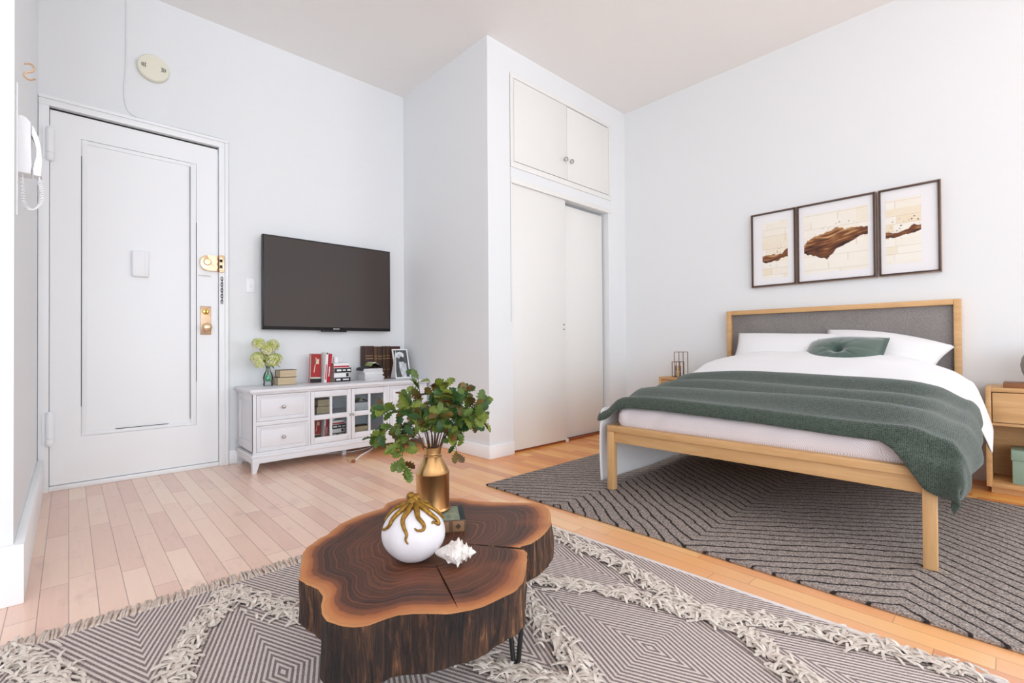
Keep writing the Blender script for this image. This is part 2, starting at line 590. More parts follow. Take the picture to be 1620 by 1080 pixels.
box(bm, 2.578, 3.885, YC+.02, YC+.1, 0, .012)
struct('trim_4', bm, M('track_red_wood', (150, 78, 44), .6), label='wooden floor track of the sliding closet doors', cat='trim')
bm = NB(); box(bm, 3.225, 3.25, YC-.004, YC+.012, 0, .03, .003)
struct('trim_5', bm, CLOSP, label='small white floor guide between the sliding doors', cat='trim')

# baseboards
bm = NB()
box(bm, XC-.014, XC, YC-.014, YA, 0, .1, .003)
box(bm, XC, 2.578, YC-.014, YC, 0, .1, .003)
struct('baseboard_closet', bm, DOORP, label='white baseboard around the closet corner', cat='baseboard')
struct('baseboard_back', B(.86, XC-.014, YA-.014, YA, 0, .1, .003), DOORP, label='white baseboard behind the television cabinet', cat='baseboard')
struct('baseboard_right', B(XB-.014, XB, YF, YC, 0, .13, .004), DOORP, label='white baseboard behind the bed', cat='baseboard')
bm = NB()
box(bm, XL, -.11, 2.331, YA-.03, 0, .2, .003)
box(bm, XF, -.11, 2.305, 2.331, 0, .2, .003)
struct('baseboard_left', bm, DOORP, label='tall white baseboard left of the entry door', cat='baseboard')

# ------------------------------------------------------------------ entry door
door = thing('door_1', 'white entry door with one tall recessed panel and brass hardware', 'door', (0, YA, 0))
door['kind'] = 'structure'
bm = NB()    # casing + jamb, local y: 0 = wall face, negative = into the room
box(bm, DX1, DX1+.036, -.022, 0, 0, DZ, .003)
box(bm, DX0-.047, DX1+.036, -.0222, 0, DZ, DZ+.038, .003)
box(bm, DX0-.047, DX0, -.022, 0, 0, DZ, .003)
box(bm, DX1+.036, DX1+.058, -.03, 0, 0, DZ+.038, .004)
box(bm, DX0-.047, DX1+.058, -.03, 0, DZ+.038, DZ+.058, .004)
box(bm, DX0, DX1, .006, .05, DZ-.002, DZ+.01)
box(bm, DX0-.02, DX0+.03, .05, .16, 0, DZ+.02)
box(bm, DX1-.03, DX1+.02, .05, .16, 0, DZ+.02)
box(bm, DX0-.02, DX1+.02, .05, .16, DZ-.04, DZ+.02)
box(bm, DX0-.02, DX1+.02, .12, .16, 0, DZ)
obj('door_frame', bm, DOORP, door)
bm = NB()
PX0, PX1, PZ0, PZ1 = .055, .662, .313, 2.168
lx0, lx1, lz0, lz1 = -.0855, .7945, .034, 2.307
box(bm, lx0, PX0, .002, .045, lz0, lz1)
box(bm, PX1, lx1, .002, .045, lz0, lz1)
box(bm, PX0, PX1, .002, .045, lz0, PZ0)
box(bm, PX0, PX1, .002, .045, PZ1, lz1)
obj('leaf', bm, DOORP, door)
bm = NB(); box(bm, lx0, lx1, .006, .04, lz1+.0005, DZ-.0025)  # black filler paints the shade of the gap above the leaf
obj('weatherstrip', bm, BLACK, door, label='black seal along the top of the door')
bm = NB()
box(bm, PX0-.005, PX1+.005, .013, .03, PZ0-.005, PZ1+.005)
obj('panel', bm, DOORP, door)
bm = NB()    # panel moulding
mw = .036
for a in range(2):
    x0, x1 = ((PX0+.002, PX0+.026), (PX1-mw, PX1-.001))[a]
    box(bm, x0, x1, .005, .014, PZ0, PZ1, .003)
box(bm, PX0, PX1, .006, .014, PZ1-.026, PZ1-.001, .003)
box(bm, PX0, PX1, .006, .014, PZ0+.001, PZ0+.024, .003)
obj('moulding', bm, DOORP, door)
bm = NB()    # cracked paint joints
box(bm, PX0-.001, PX0+.0018, .0012, .012, .50, 2.06)
box(bm, PX1-.001, PX1+.001, .0012, .012, .62, 1.75)
box(bm, PX1-mw-.002, PX1-mw, .0045, .012, .36, 2.14)
box(bm, .22, .50, .0045, .012, PZ0+.0245, PZ0+.027)
obj('paint_crack', bm, M('crack_ink', (58, 56, 66), .9), door, label='dark crack in the paint')
bm = NB(); box(bm, DX0, DX1, -.012, .06, 0, .03, .004)
obj('threshold', bm, DOORP, door)
for z0 in (2.002, .288):
    bm = NB()
    lathe(bm, [(.012, z0-.014), (.019, z0-.004), (.021, z0+.006), (.021, z0+.03), (.0165, z0+.031), (.0165, z0+.034), (.021, z0+.035), (.021, z0+.172), (.018, z0+.182), (.011, z0+.194)], 16, (-.084, -.026, 0))
    box(bm, -.118, -.086, -.028, -.018, z0, z0+.18, .002)
    obj('hinge', bm, DOORP, door, label='painted white hinge')
# brass rim lock
bm = NB()
pl = [(.79, 1.412), (.79, 1.522)]+[(.725+.045*cos(a), 1.467+.055*sin(a)) for a in [PI/2+PI*i/14 for i in range(15)]]
prism(bm, pl, -.024, .002, 'xz', .003)
lk = obj('deadbolt', bm, BRASS, door, label='brass rim lock')
bm = NB(); lathe(bm, [(.024, -.022), (.024, -.036), (.02, -.04), (.004, -.041)], 20, (.722, 0, 1.472), 'y')
obj('lock_cylinder', bm, BRASS, lk)
bm = NB()
box(bm, .797, .826, -.04, -.02, 1.405, 1.53, .003)
for z in (1.425, 1.465, 1.505):
    box(bm, .794, .815, -.048, -.038, z-.010, z+.010, .003)
obj('strike_plate', bm, BRASS, lk)
bm = NB()
for z in (1.445, 1.487):
    box(bm, .798, .814, -.0405, -.035, z-.009, z+.009)
obj('slot', bm, DARKV, lk)
bm = NB(); box(bm, .672, .748, -.004, .003, 1.372, 1.379, .002)
obj('chain_slot', bm, STEEL, door, label='thin grey metal slide bar')
bm = NB()
for i in range(9):
    z = 1.36-.021*i
    pts = []
    for k in range(10):
        a = 2*PI*k/10
        w_, h_ = .0065*cos(a), .014*sin(a)
        pts.append((.813+(w_ if i % 2 == 0 else w_*.35), -.026-(0 if i % 2 == 0 else w_), z+h_))
    tube(bm, pts, .0022, 6, True)
obj('door_chain', bm, GUNM, door, label='dark steel safety chain')
bm = NB(); box(bm, .684, .75, -.005, .003, .952, 1.157, .002)
pt = obj('lock_plate', bm, OLDBR, door, label='worn brass plate')
bm = NB()
lathe(bm, [(.014, -.004), (.012, -.03), (.026, -.036), (.031, -.046), (.03, -.058), (.02, -.066), (.004, -.068)], 24, (.716, 0, 1.004), 'y')
obj('doorknob', bm, BRASS, pt)
bm = NB(); lathe(bm, [(.021, -.004), (.021, -.011), (.017, -.014), (.003, -.0142)], 20, (.716, 0, 1.117), 'y')
obj('keyhole', bm, M('polished_brass', (240, 200, 110), .2, 1), pt)
bm = NB(); box(bm, .7125, .7195, -.0152, -.0135, 1.106, 1.128)
obj('key_slot', bm, DARKV, pt)

# ------------------------------------------------------------------ things on the walls
t = thing('alarm_sensor', 'small white plastic sensor box stuck on the entry door panel', 'sensor', (.347, YA+.013, 1.42))
bm = NB(); box(bm, -.046, .046, -.03, 0, -.087, .087, .009, 3)
obj('case', bm, PLAST, t)
bm = NB(); box(bm, .014, .0155, -.0306, -.029, -.08, .08)
box(bm, .02, .04, -.0325, -.029, -.075, .072, .002)
obj('cover', bm, PLAST, t)

t = thing('smoke_detector', 'round cream smoke detector on the wall above the entry door', 'smoke detector', (.414, YA, 2.744))
bm = NB(); lathe(bm, [(.084, 0), (.088, -.006), (.088, -.026), (.082, -.034), (.05, -.038), (.002, -.039)], 40, (0, 0, 0), 'y')
obj('body', bm, CREAM, t, 30)
for s in (-1, 1):
    bm = NB()
    for i in range(3):
        x = s*(.045+.009*i)
        hh = .015-.002*i
        tube(bm, [(x-s*.002, -.0385, -hh), (x+s*.0015, -.0375, 0), (x-s*.002, -.0385, hh)], .0021, 6)
    obj('vent', bm, DARKV, t)
bm = NB()
lathe(bm, [(.012, -.038), (.012, -.0405), (.003, -.041)], 16, (.004, 0, .004), 'y')
obj('test_button', bm, CREAM, t)

pts = catmull([(.274, -.005, H-.002), (.272, -.005, 2.73), (.262, -.005, 2.55), (.272, -.005, 2.45), (.298, -.005, 2.405), (.36, -.012, 2.388), (.6, -.02, 2.387), (.80, -.02, 2.387), (.852, -.014, 2.375), (.862, -.006, 2.32), (.863, -.005, 1.9), (.863, -.005, 1.2), (.862, -.005, .3), (.865, -.005, .1)], 6)
bm = NB(); tube(bm, pts, .0042, 8)
tag(obj('cable', bm, WALL, loc=(0, YA, 0)), 'thin white painted cable running down the wall and around the door frame', 'cable')

t = thing('light_switch', 'white light switch plate left of the television', 'switch', (1.006, YA, 1.328))
obj('plate', B(-.03, .03, -.007, 0, -.054, .054, .003), PLAST, t)
bm = NB(); box(bm, -.004, .006, -.02, -.006, -.011, .012, .002)
obj('toggle', bm, PLAST, t)

# intercom on the left wall, profile in X-Z
t = thing('intercom_phone', 'white intercom handset on the wall left of the entry door', 'intercom', (XL, 2.50, 1.50))
prof = [(0, .205), (.010, .21), (.022, .205), (.034, .19), (.036, .03), (.034, .0), (0, 0)]
bm = NB(); prism(bm, prof, -.038, .038, 'xz', .004)
obj('base', bm, PLAST, t)
bm = NB()
hp = [(.036, .186), (.043, .176), (.053, .145), (.060, .105), (.063, .06), (.062, .0), (.040, .0), (.038, .028), (.046, .046), (.051, .07), (.051, .10), (.046, .125), (.038, .142), (.035, .15)]
prism(bm, hp, -.026, .026, 'xz', .003)
obj('handset', bm, PLAST, t)
bm = NB()
path = catmull([(.012, -.012, -.002), (.012, -.012, -.06), (.016, -.012, -.105), (.034, -.012, -.128), (.056, -.012, -.105), (.062, -.012, -.06), (.057, -.012, -.022), (.055, -.012, .004)], 40)
hel = []
acc = 0
for i, p in enumerate(path):
    a = i*.75
    fr = i/len(path)
    amp = .0052*(sstep(0, .12, fr)*(1-sstep(.86, .95, fr)))
    hel.append((p.x+amp*cos(a), p.y+amp*sin(a), p.z+amp*.4*cos(a)))
tube(bm, hel, .0022, 6)
obj('coiled_cord', bm, PLAST, t)
bm = NB(); box(bm, XL, XL+.005, 2.40, 2.412, 1.33, 1.80, .0015)
tag(obj('cord_cover', bm, PLAST), 'narrow white cable cover strip behind the intercom handset', 'cable cover')
bm = NB()
tube(bm, catmull([(0, .01, .05), (.02, .005, .055), (.03, 0, .04), (.024, 0, .022), (.006, .0, .012), (.004, 0, -.006), (.018, 0, -.014), (.034, 0, -.004)], 6), .0035, 8)
tag(obj('wall_hook', bm, BRASS, loc=(XL, 2.78, 1.985)), 'small brass hook high on the left wall above the intercom', 'hook')

# television
t = thing('television', 'black flat television mounted on the wall above the white cabinet', 'television', (1.602, YA, 1.358))
tw, th = .533, .363
bm = NB(); box(bm, -tw, tw, -.085, -.045, -th, th, .003)
obj('bezel', bm, BLACK, t)
obj('screen', B(-tw+.010, tw-.010, -.0862, -.084, -th+.026, th-.010), SCREEN, t)
bm = NB(); box(bm, -.085, .125, -.083, -.05, -th-.012, -th+.004, .003)
obj('sensor_bar', bm, BLACK, t)
bm = NB(); box(bm, -.25, .25, -.046, 0, -.2, .2, .004)
obj('wall_mount', bm, GUNM, t)
bm = NB()
x = .008
for wd in (.009, .008, .010, .009, .008, .010):
    box(bm, x, x+wd*.75, -.0858, -.084, -th+.009, -th+.017)
    x += wd
obj('maker_mark', bm, M('mark_grey', (205, 205, 205), .5), t, label='small pale lettering')

# pictures on the bed wall
def plank_bg(y, z, seed, tint=1):
    row = math.floor(z/.052)
    off = noise.noise((row*3.7+seed, 1.3, 0))
    k = math.floor((y+off*.4)/.19)
    v = noise.noise((row*5.1+seed, k*7.7, 2.2))*.5+.5
    g = noise.noise((y*18, z*120, seed))*.5
    base = Vector(lin((243, 238, 228))).lerp(Vector(lin((234, 214, 178))), max(0, min(1, (v*1.5-.55+g*.35)*tint)))
    fz = (z/.052) % 1
    if fz < .035 or ((y+off*.4)/.19) % 1 < .012:
        base = base.lerp(Vector(lin((196, 176, 150))), .55)
    return base

DK, MD, LT = Vector(lin((52, 24, 16))), Vector(lin((132, 76, 38))), Vector(lin((222, 178, 120)))
def art_col(y, z, prm):
    """y runs left to right across the print, z up; both in metres from its centre"""
    cen, wid, seed, mix = prm
    c = plank_bg(y, z, seed, .35 if seed == 7.7 and not (y > .13 and z > .1) else 1)
    d = noise.noise((y*11, z*6, seed))*.022+noise.noise((y*40, z*16, seed))*.014
    cz, w = interp(cen, y), interp(wid, y)
    zz = (z-cz+d)
    if abs(zz) < w:
        f = noise.noise((y*14+seed, (z-cz*.8)*70, 5))*.5+.5
        f2 = noise.noise((y*7, z*26, seed+9))*.5+.5
        v = f*.6+f2*.4+(zz/w)*.22*mix
        col = DK.lerp(MD, max(0, min(1, (v-.25)*3)))
        col = col.lerp(LT, max(0, min(1, (v-.52)*3.2)))
        return col
    # drops
    for i in range(34):
        py = noise.noise((i*3.3, seed, 1))*.22
        pz = noise.noise((i*5.7, seed, 4))*.12+interp(cen, py)+interp(wid, py)*.9
        r = .0018+.0075*abs(noise.noise((i*9.1, seed, 7)))**1.3
        if (y-py)**2+(z-pz)**2*1.8 < r*r:
            return DK.lerp(MD, .2)
    return c

def painted(name, x, y0, y1, z0, z1, fn, ny, nz, mat, parent, flip=False):
    """grid facing -X; fn(u,v) with u left->right as seen, v up"""
    bm = NB()
    lay = bm.loops.layers.float_color.new('col')
    V = [[bm.verts.new((x, y0+(y1-y0)*i/ny, z0+(z1-z0)*j/nz)) for j in range(nz+1)] for i in range(ny+1)]
    for i in range(ny):
        for j in range(nz):
            f = bm.faces.new((V[i][j], V[i][j+1], V[i+1][j+1], V[i+1][j]))
            for lp in f.loops:
                co = lp.vert.co
                c = fn(-co.y, co.z)
                lp[lay] = (c[0], c[1], c[2], 1)
    o = obj(name, bm, mat, parent, 0)
    return o
ARTM = attr_mat('art_print')
MATB = M('mat_board', (240, 238, 240), .8)
pics = [
    ('picture_frame', 'left narrow framed print above the bed with a short brown splash', 1.337, .161, .093, .227, (-.012, -.008),
     ([(-.1, -.075), (-.03, -.088), (.03, -.07), (.1, -.035)], [(-.1, .022), (-.07, .036), (0, .022), (.05, .02), (.1, .035)], 3.1, .2)),
    ('picture_frame', 'middle wide framed print above the bed with a large splash of brown wood', .918, .242, .2, .225, (0, -.005),
     ([(-.2, -.035), (-.12, -.03), (-.04, -.025), (.02, .005), (.1, .025), (.2, .038)], [(-.2, .036), (-.14, .066), (-.05, .10), (.0, .082), (.06, .055), (.14, .042), (.2, .028)], 7.7, .6)),
    ('picture_frame', 'right framed print above the bed with a thin band of brown splash', .494, .158, .094, .222, (.03, 0),
     ([(-.1, -.005), (-.03, -.01), (.03, .0), (.1, .015)], [(-.1, .028), (-.04, .02), (.02, .022), (.06, .028), (.1, .018)], 12.4, .3)),
]
for nm, lb, yc, hw, pw, ph, (oy, oz), prm in pics:
    t = thing(nm, lb, 'picture', (XB, yc, 1.625), 0, 'three framed prints above the bed')
    hh = .296
    bm = NB()
    f = .009
    for (a, b_, c, d) in ((-hw, -hw+f, -hh, hh), (hw-f, hw, -hh, hh), (-hw, hw, -hh, -hh+f), (-hw, hw, hh-f, hh)):
        box(bm, -.04, -.004, a, b_, c, d, .0015)
    obj('frame', bm, FRAME, t)
    bm = NB()
    for (a, b_, c, d) in ((-hw-.006, -hw, -hh-.006, hh+.006), (hw, hw+.006, -hh-.006, hh+.006), (-hw, hw, -hh-.006, -hh), (-hw, hw, hh, hh+.006)):
        box(bm, -.034, 0, a, b_, c, d, .001)
    obj('frame_edge', bm, FRAME_S, t)
    obj('mat_board', B(-.026, -.006, -hw+.004, hw-.004, -hh+.004, hh-.004), MATB, t)
    painted('print', -.0268, -pw+oy, pw+oy, -ph+oz, ph+oz, lambda y, z, prm=prm, oy=oy: art_col(y+oy, z, prm), 100, 160, ARTM, t)

# ------------------------------------------------------------------ television cabinet
CX0, CX1, CY0, CY1, CT = .914, 2.302, 3.560, 3.958, .572
cab = thing('tv_cabinet', 'long white television cabinet with drawers and two glazed doors', 'cabinet', ((CX0+CX1)/2, (CY0+CY1)/2, 0))
ox, oy = (CX0+CX1)/2, (CY0+CY1)/2
def CB(bm, x0, x1, y0, y1, z0, z1, bev=0):
    box(bm, x0-ox, x1-ox, y0-oy, y1-oy, z0, z1, bev)
bm = NB()
for s in (0, 1):      # side panels with recessed field
    xa = CX0 if s == 0 else CX1-.02
    CB(bm, xa+(.008 if s == 0 else 0), xa+(.02 if s == 0 else .012), CY0+.02, CY1, .14, .54)
    for a, b_, c, d in ((CY0+.002, CY0+.05, .14, .54), (CY1-.05, CY1, .14, .54), (CY0+.05, CY1-.05, .14, .2), (CY0+.05, CY1-.05, .48, .54)):
        CB(bm, xa, xa+.02, a, b_, c, d, .0015)
CB(bm, CX0+.02, CX1-.02, CY1-.015, CY1, .14, .54)          # back
CB(bm, CX0+.02, CX1-.02, CY0+.02, CY1-.015, .14, .158)     # bottom
for x in (1.285, 1.917):
    CB(bm, x, x+.016, CY0+.02, CY1-.015, .158, .54)
CB(bm, 1.301, 1.917, CY0+.03, CY1-.015, .330, .342)        # shelf
# face frame
CB(bm, CX0, CX0+.021, CY0, CY0+.02, .116, .55, .001)
CB(bm, CX1-.021, CX1, CY0, CY0+.02, .116, .55, .001)
CB(bm, CX0+.021, CX1-.021, CY0, CY0+.02, .531, .55, .001)
CB(bm, CX0+.021, CX1-.021, CY0, CY0+.02, .116, .138, .001)
for x in (1.280, 1.920):
    CB(bm, x, x+.018, CY0, CY0+.02, .138, .531, .001)
for a, b_ in ((CX0+.021, 1.280), (1.938, CX1-.021)):
    CB(bm, a, b_, CY0, CY0+.02, .3175, .347, .001)
obj('carcass', bm, CONS, cab)
bm = NB()
CB(bm, CX0-.024, CX1+.024, CY0-.03, CY1+.01, CT-.024, CT, .008)
CB(bm, CX0-.012, CX1+.012, CY0-.016, CY1+.005, CT-.034, CT-.023, .003)
obj('top', bm, CONS, cab)
bm = NB()
CB(bm, CX0-.012, CX1+.012, CY0-.012, CY1+.005, .100, .122, .006)
CB(bm, CX0-.004, CX1+.004, CY0-.004, CY0+.016, .062, .104, .002)
CB(bm, CX0-.004, CX0+.016, CY0+.016, CY1, .062, .104, .002)
CB(bm, CX1-.016, CX1+.004, CY0+.016, CY1, .062, .104, .002)
obj('plinth', bm, CONS, cab)
for x, sx in ((CX0-.004, 1), (CX1+.004, -1)):
    for y, sy in ((CY0-.004, 1), (CY1, -1)):
        bm = NB()
        vs = []
        for z, w in ((0, .024), (.062, .044)):
            vs.append([bm.verts.new((x-ox+sx*a*w, y-oy+sy*b_*w, z)) for a, b_ in ((0, 0), (1, 0), (1, 1), (0, 1))])
        bm.faces.new(vs[0]); bm.faces.new(vs[1])
        for i in range(4):
            bm.faces.new((vs[0][i], vs[0][(i+1) % 4], vs[1][(i+1) % 4], vs[1][i]))
        obj('leg', bm, CONS, cab)
bm = NB(); CB(bm, 1.59, 1.62, CY0+.12, CY0+.15, 0, .1)
obj('leg', bm, CONS, cab)
def drawer(x0, x1, z0, z1):
    bm = NB()
    y = CY0
    g = .002
    x0 += g; x1 -= g; z0 += g; z1 -= g
    CB(bm, x0, x1, y+.006, y+.03, z0, z1)
    e = .012
    for a, b_, c, d in ((x0, x0+e, z0, z1), (x1-e, x1, z0, z1), (x0+e, x1-e, z0, z0+e), (x0+e, x1-e, z1-e, z1)):
        CB(bm, a, b_, y-.002, y+.008, c, d, .002)
    e2 = .026
    CB(bm, x0+e2, x1-e2, y-.001, y+.008, z0+e2, z1-e2, .005)
    dr = obj('drawer', bm, CONS, cab)
    bm = NB()
    lathe(bm, [(.006, -.001), (.006, -.012), (.012, -.014), (.0135, -.021), (.009, -.026), (.002, -.027)], 16, ((x0+x1)/2-ox, y-oy, (z0+z1)/2), 'y')
    obj('knob', bm, STEEL, dr, label='silver knob')
for a, b_ in ((CX0+.021, 1.280), (1.938, CX1-.021)):
    drawer(a, b_, .138, .3175)
    drawer(a, b_, .347, .531)
def gdoor(x0, x1, kx):
    bm = NB()
    y0, y1 = CY0-.002, CY0+.018
    z0, z1 = .140, .529
    s, sv = .026, .046
    CB(bm, x0, x0+s, y0, y1, z0, z1, .002); CB(bm, x1-s-.006, x1, y0, y1, z0, z1, .002)
    CB(bm, x0+s, x1-s, y0, y1, z0, z0+sv, .002); CB(bm, x0+s, x1-s, y0, y1, z1-sv, z1, .002)
    xm = (x0+x1)/2-.003
    CB(bm, xm-.009, xm+.009, y0+.001, y1-.002, z0+sv, z1-sv, .002)
    CB(bm, x0+s, x1-s, y0+.0005, y1-.002, .315, .352, .002)
    d = obj('door', bm, CONS, cab)
    bm = NB(); CB(bm, x0+s-.004, x1-s+.002, y1-.008, y1-.005, z0+sv-.004, z1-sv+.004)
    obj('pane', bm, PANE, d)
    bm = NB(); CB(bm, kx-.0045, kx+.0045, y0-.016, y0, .322, .344, .002)
    obj('handle', bm, STEEL, d, label='small brushed metal pull')
gdoor(1.300, 1.608, 1.598)
gdoor(1.612, 1.918, 1.622)

# ------------------------------------------------------------------ books and ornaments
def mk(bm, mat, name, parent, **k):
    return obj(name, bm, mat, parent, **k)
bookmats = {}
def bmat(c, rough=.5):
    k = (c, rough)
    if k not in bookmats:
        bookmats[k] = M('cover_%d_%d_%d' % c, c, rough)
    return bookmats[k]
def book(loc, size, col, label, group, rz=0, ry=0, rx=0, lie=True, deco=(), spine='-y', page=(236, 228, 214), name='book'):
    """size = width x, depth y, height z of the closed book; lie: covers top/bottom, else covers at +-x.
    spine: which side is bound"""
    w, d, h = size
    t = thing(name, label, 'book', loc, rz, group)
    t.rotation_euler = (rx, ry, rz)
    c = .0022
    bm = NB()
    if lie:
        box(bm, -w/2, w/2, -d/2, d/2, 0, c, .0006); box(bm, -w/2, w/2, -d/2, d/2, h-c, h, .0006)
        if spine == '-y':
            box(bm, -w/2, w/2, -d/2, -d/2+c, 0, h, .0008)
        elif spine == '+y':
            box(bm, -w/2, w/2, d/2-c, d/2, 0, h, .0008)
    else:
        box(bm, -w/2, -w/2+c, -d/2, d/2, 0, h, .0006); box(bm, w/2-c, w/2, -d/2, d/2, 0, h, .0006)
        if spine == '-y':
            box(bm, -w/2, w/2, -d/2, -d/2+c, 0, h, .0008)
    obj('cover', bm, bmat(col), t)
    bm = NB()
    e = .004
    if lie:
        box(bm, -w/2+e, w/2-e, -d/2+(c if spine == '-y' else e), d/2-(c if spine == '+y' else e), c, h-c)
    else:
        box(bm, -w/2+c, w/2-c, -d/2+c, d/2-e, e, h-e)
    obj('pages', bm, M('page_block', page, .85, var=(200, tuple(int(x*.88) for x in page), (.05, .05, 1) if lie else (1, .05, .05))), t)
    for (x0, x1, z0, z1, dc) in deco:     # printed bands on the spine
        bm = NB()
        box(bm, -w/2+w*x0, -w/2+w*x1, -d/2-.0006, -d/2+.001, h*z0, h*z1)
        obj('spine_band', bm, bmat(dc), t, label='printed band on the spine')
    return t
RED, WHT, BLK, BRN = (190, 24, 40), (236, 234, 234), (28, 26, 28), (74, 42, 26)
PGB = (214, 192, 158)

def beige_pair(x, y, z, lab1, lab2, grp, w=.135, rot=0):
    book((x-.003, y, z), (w, .10, .058), (96, 78, 60), lab1, grp, rz=rot, spine='+y', page=PGB)
    book((x+.005, y, z+.058), (w*.94, .10, .056), (82, 66, 52), lab2, grp, rz=rot+.05, spine='+y', page=PGB)
beige_pair(1.216, 3.855, CT, 'old thick book with pale page edges, lower one beside the flower vase on the cabinet', 'old thick book with pale page edges, lying on another beside the flower vase', 'old books on the cabinet')

def red_set(x, y, z, k, where, grp):
    # cover facing the room, a white spine and a red spine leaning together
    h = .232*k
    t = book((x-.022*k, y+.01, z), (.088*k, .03*k, h), RED, 'red book with its cover facing the room, %s' % where, grp, lie=True, spine='+y', ry=.03)
    # turn it upright: built as block with the cover on the room side
    bm = NB(); box(bm, -.044*k, .044*k, -.0158*k, -.0142*k, .001, .02*k+.012); obj('black_band', bm, bmat(BLK), t)
    bm = NB(); box(bm, -.040*k, .040*k, -.0158*k, -.0142*k, .045*k, h-.004); obj('cover_front', bm, M('red_cover', (176, 26, 36), .45, var=(25, (150, 40, 34), (1, 1, .4))), t)
    bm = NB()
    box(bm, -.028*k, -.022*k, -.0168*k, -.0150*k, .08*k, .2*k, mtx=Matrix.Rotation(.12, 4, 'Y'))
    box(bm, -.01*k, .022*k, -.0168*k, -.0150*k, .15*k, .19*k)
    obj('cover_art', bm, bmat((226, 196, 170)), t)
    book((x+.036*k, y-.004, z), (.022*k, .1*k, h*1.05), WHT, 'white book leaning between two red ones, %s' % where, grp, lie=False, ry=.075, deco=[(.3, .7, .1, .6, (200, 60, 60)), (.2, .8, .93, .99, (90, 90, 90))])
    book((x+.061*k, y-.004, z), (.024*k, .1*k, h), RED, 'red spined book leaning against white one, %s' % where, grp, lie=False, ry=.09, deco=[(.35, .6, .2, .55, WHT)])
def lying_set(x, y, z, k, where, grp, mug=True):
    w, d = .132*k, .1*k
    hs = [.034*k, .040*k, .038*k, .040*k]
    cols = [BLK, WHT, BLK, WHT]
    names = ['black book lowest in the stack', 'white book second lowest in the stack', 'black lettered book third in the stack', 'white book with red stripe topping the stack']
    decos = [[(.08, .35, .3, .7, WHT), (.5, .9, .35, .65, WHT)], [(.78, .95, .15, .85, BLK), (0, .95, .85, .98, (200, 200, 200))],
             [(.1, .38, .3, .7, WHT), (.46, .66, .35, .65, WHT), (.75, .95, .3, .7, WHT)], [(0, .98, .12, .46, RED)]]
    zz = z
    for i in range(4):
        book((x+(.004, -.002, .008, -.003)[i]*k, y, zz), (w*(1, .98, 1.05, 1)[i], d, hs[i]), cols[i], names[i]+', '+where, grp, rz=(.02, -.03, .03, -.02)[i], deco=decos[i])
        zz += hs[i]
    if mug:
        t = thing('mug', 'small white mug standing on the stacked books, '+where, 'mug', (x-.034*k, y-.006, zz))
        bm = NB()
        r = .023*k
        lathe(bm, [(r*.6, 0), (r*.95, .006), (r, .02), (r, .05*k), (r*.92, .05*k), (r*.9, .012), (r*.1, .008)], 24)
        obj('body', bm, PLAST, t)
        bm = NB(); tube(bm, [(r*.95, 0, .04*k), (r*1.5, 0, .04*k), (r*1.7, 0, .026*k), (r*1.4, 0, .012*k), (r*.9, 0, .012*k)], .0032*k, 8)
        obj('handle', bm, PLAST, t)
red_set(1.468, 3.86, CT, 1, 'on top of the white cabinet', 'red and white books on the cabinet top')
lying_set(1.648, 3.865, CT, 1, 'on top of the white cabinet', 'stacked books on the cabinet top')

def magazines(x, y, z, k, where, grp, n=6, dep=.13):
    zz = z
    r = random.Random(5)
    ords = ['lowest', 'second lowest', 'third from the bottom', 'fourth from the bottom', 'fifth from the bottom', 'sixth from the bottom']
    for i in range(n):
        h = (.013+.006*r.random())*k
        w = (.165+.015*r.random())*k
        book((x+(r.random()-.5)*.012, y, zz), (w, dep*k, h), r.choice([(214, 212, 214), (232, 231, 232), (196, 192, 196)]), 'pale magazine, %s of the pile, %s' % (ords[i], where), grp, rz=(r.random()-.5)*.14, spine='-y' if i % 2 else '+y', page=(232, 230, 230), name='magazine')
        zz += h
    t = thing('open_magazine', 'dark magazine with green and white stripes draped over the pile, '+where, 'magazine', (x, y-.0, zz))
    bm = NB()
    prof = [(-.105, -.015), (-.095, .001), (-.06, .008), (-.03, .016), (-.01, .042), (.015, .047), (.04, .03), (.07, .012), (.085, .004)]
    N = len(prof)
    lo = [[bm.verts.new((a*k, s*dep*.46*k, max(c, .0 if abs(a) < .088 else -.02)*k)) for a, c in prof] for s in (-1, 1)]
    hi = [[bm.verts.new((a*k, s*dep*.46*k, (max(c, .0 if abs(a) < .088 else -.02)+.006)*k)) for a, c in prof] for s in (-1, 1)]
    for i in range(N-1):
        for L, fl in ((lo, 0), (hi, 1)):
            f = bm.faces.new((L[0][i], L[0][i+1], L[1][i+1], L[1][i]))
            if fl:
                f.material_index = 1 if i in (3, 5) else (2 if i == 4 else 0)
        for s in (0, 1):
            f = bm.faces.new((lo[s][i], lo[s][i+1], hi[s][i+1], hi[s][i]))
            f.material_index = 1 if i in (3, 5) else (2 if i == 4 else 0)
    for i in (0, N-1):
        bm.faces.new((lo[0][i], lo[1][i], hi[1][i], hi[0][i]))
    obj('sheet', bm, [bmat((44, 42, 46)), bmat((150, 168, 96)), bmat(WHT)], t)
magazines(1.898, 3.81, CT, 1, 'on the cabinet top', 'magazines piled on the cabinet top')

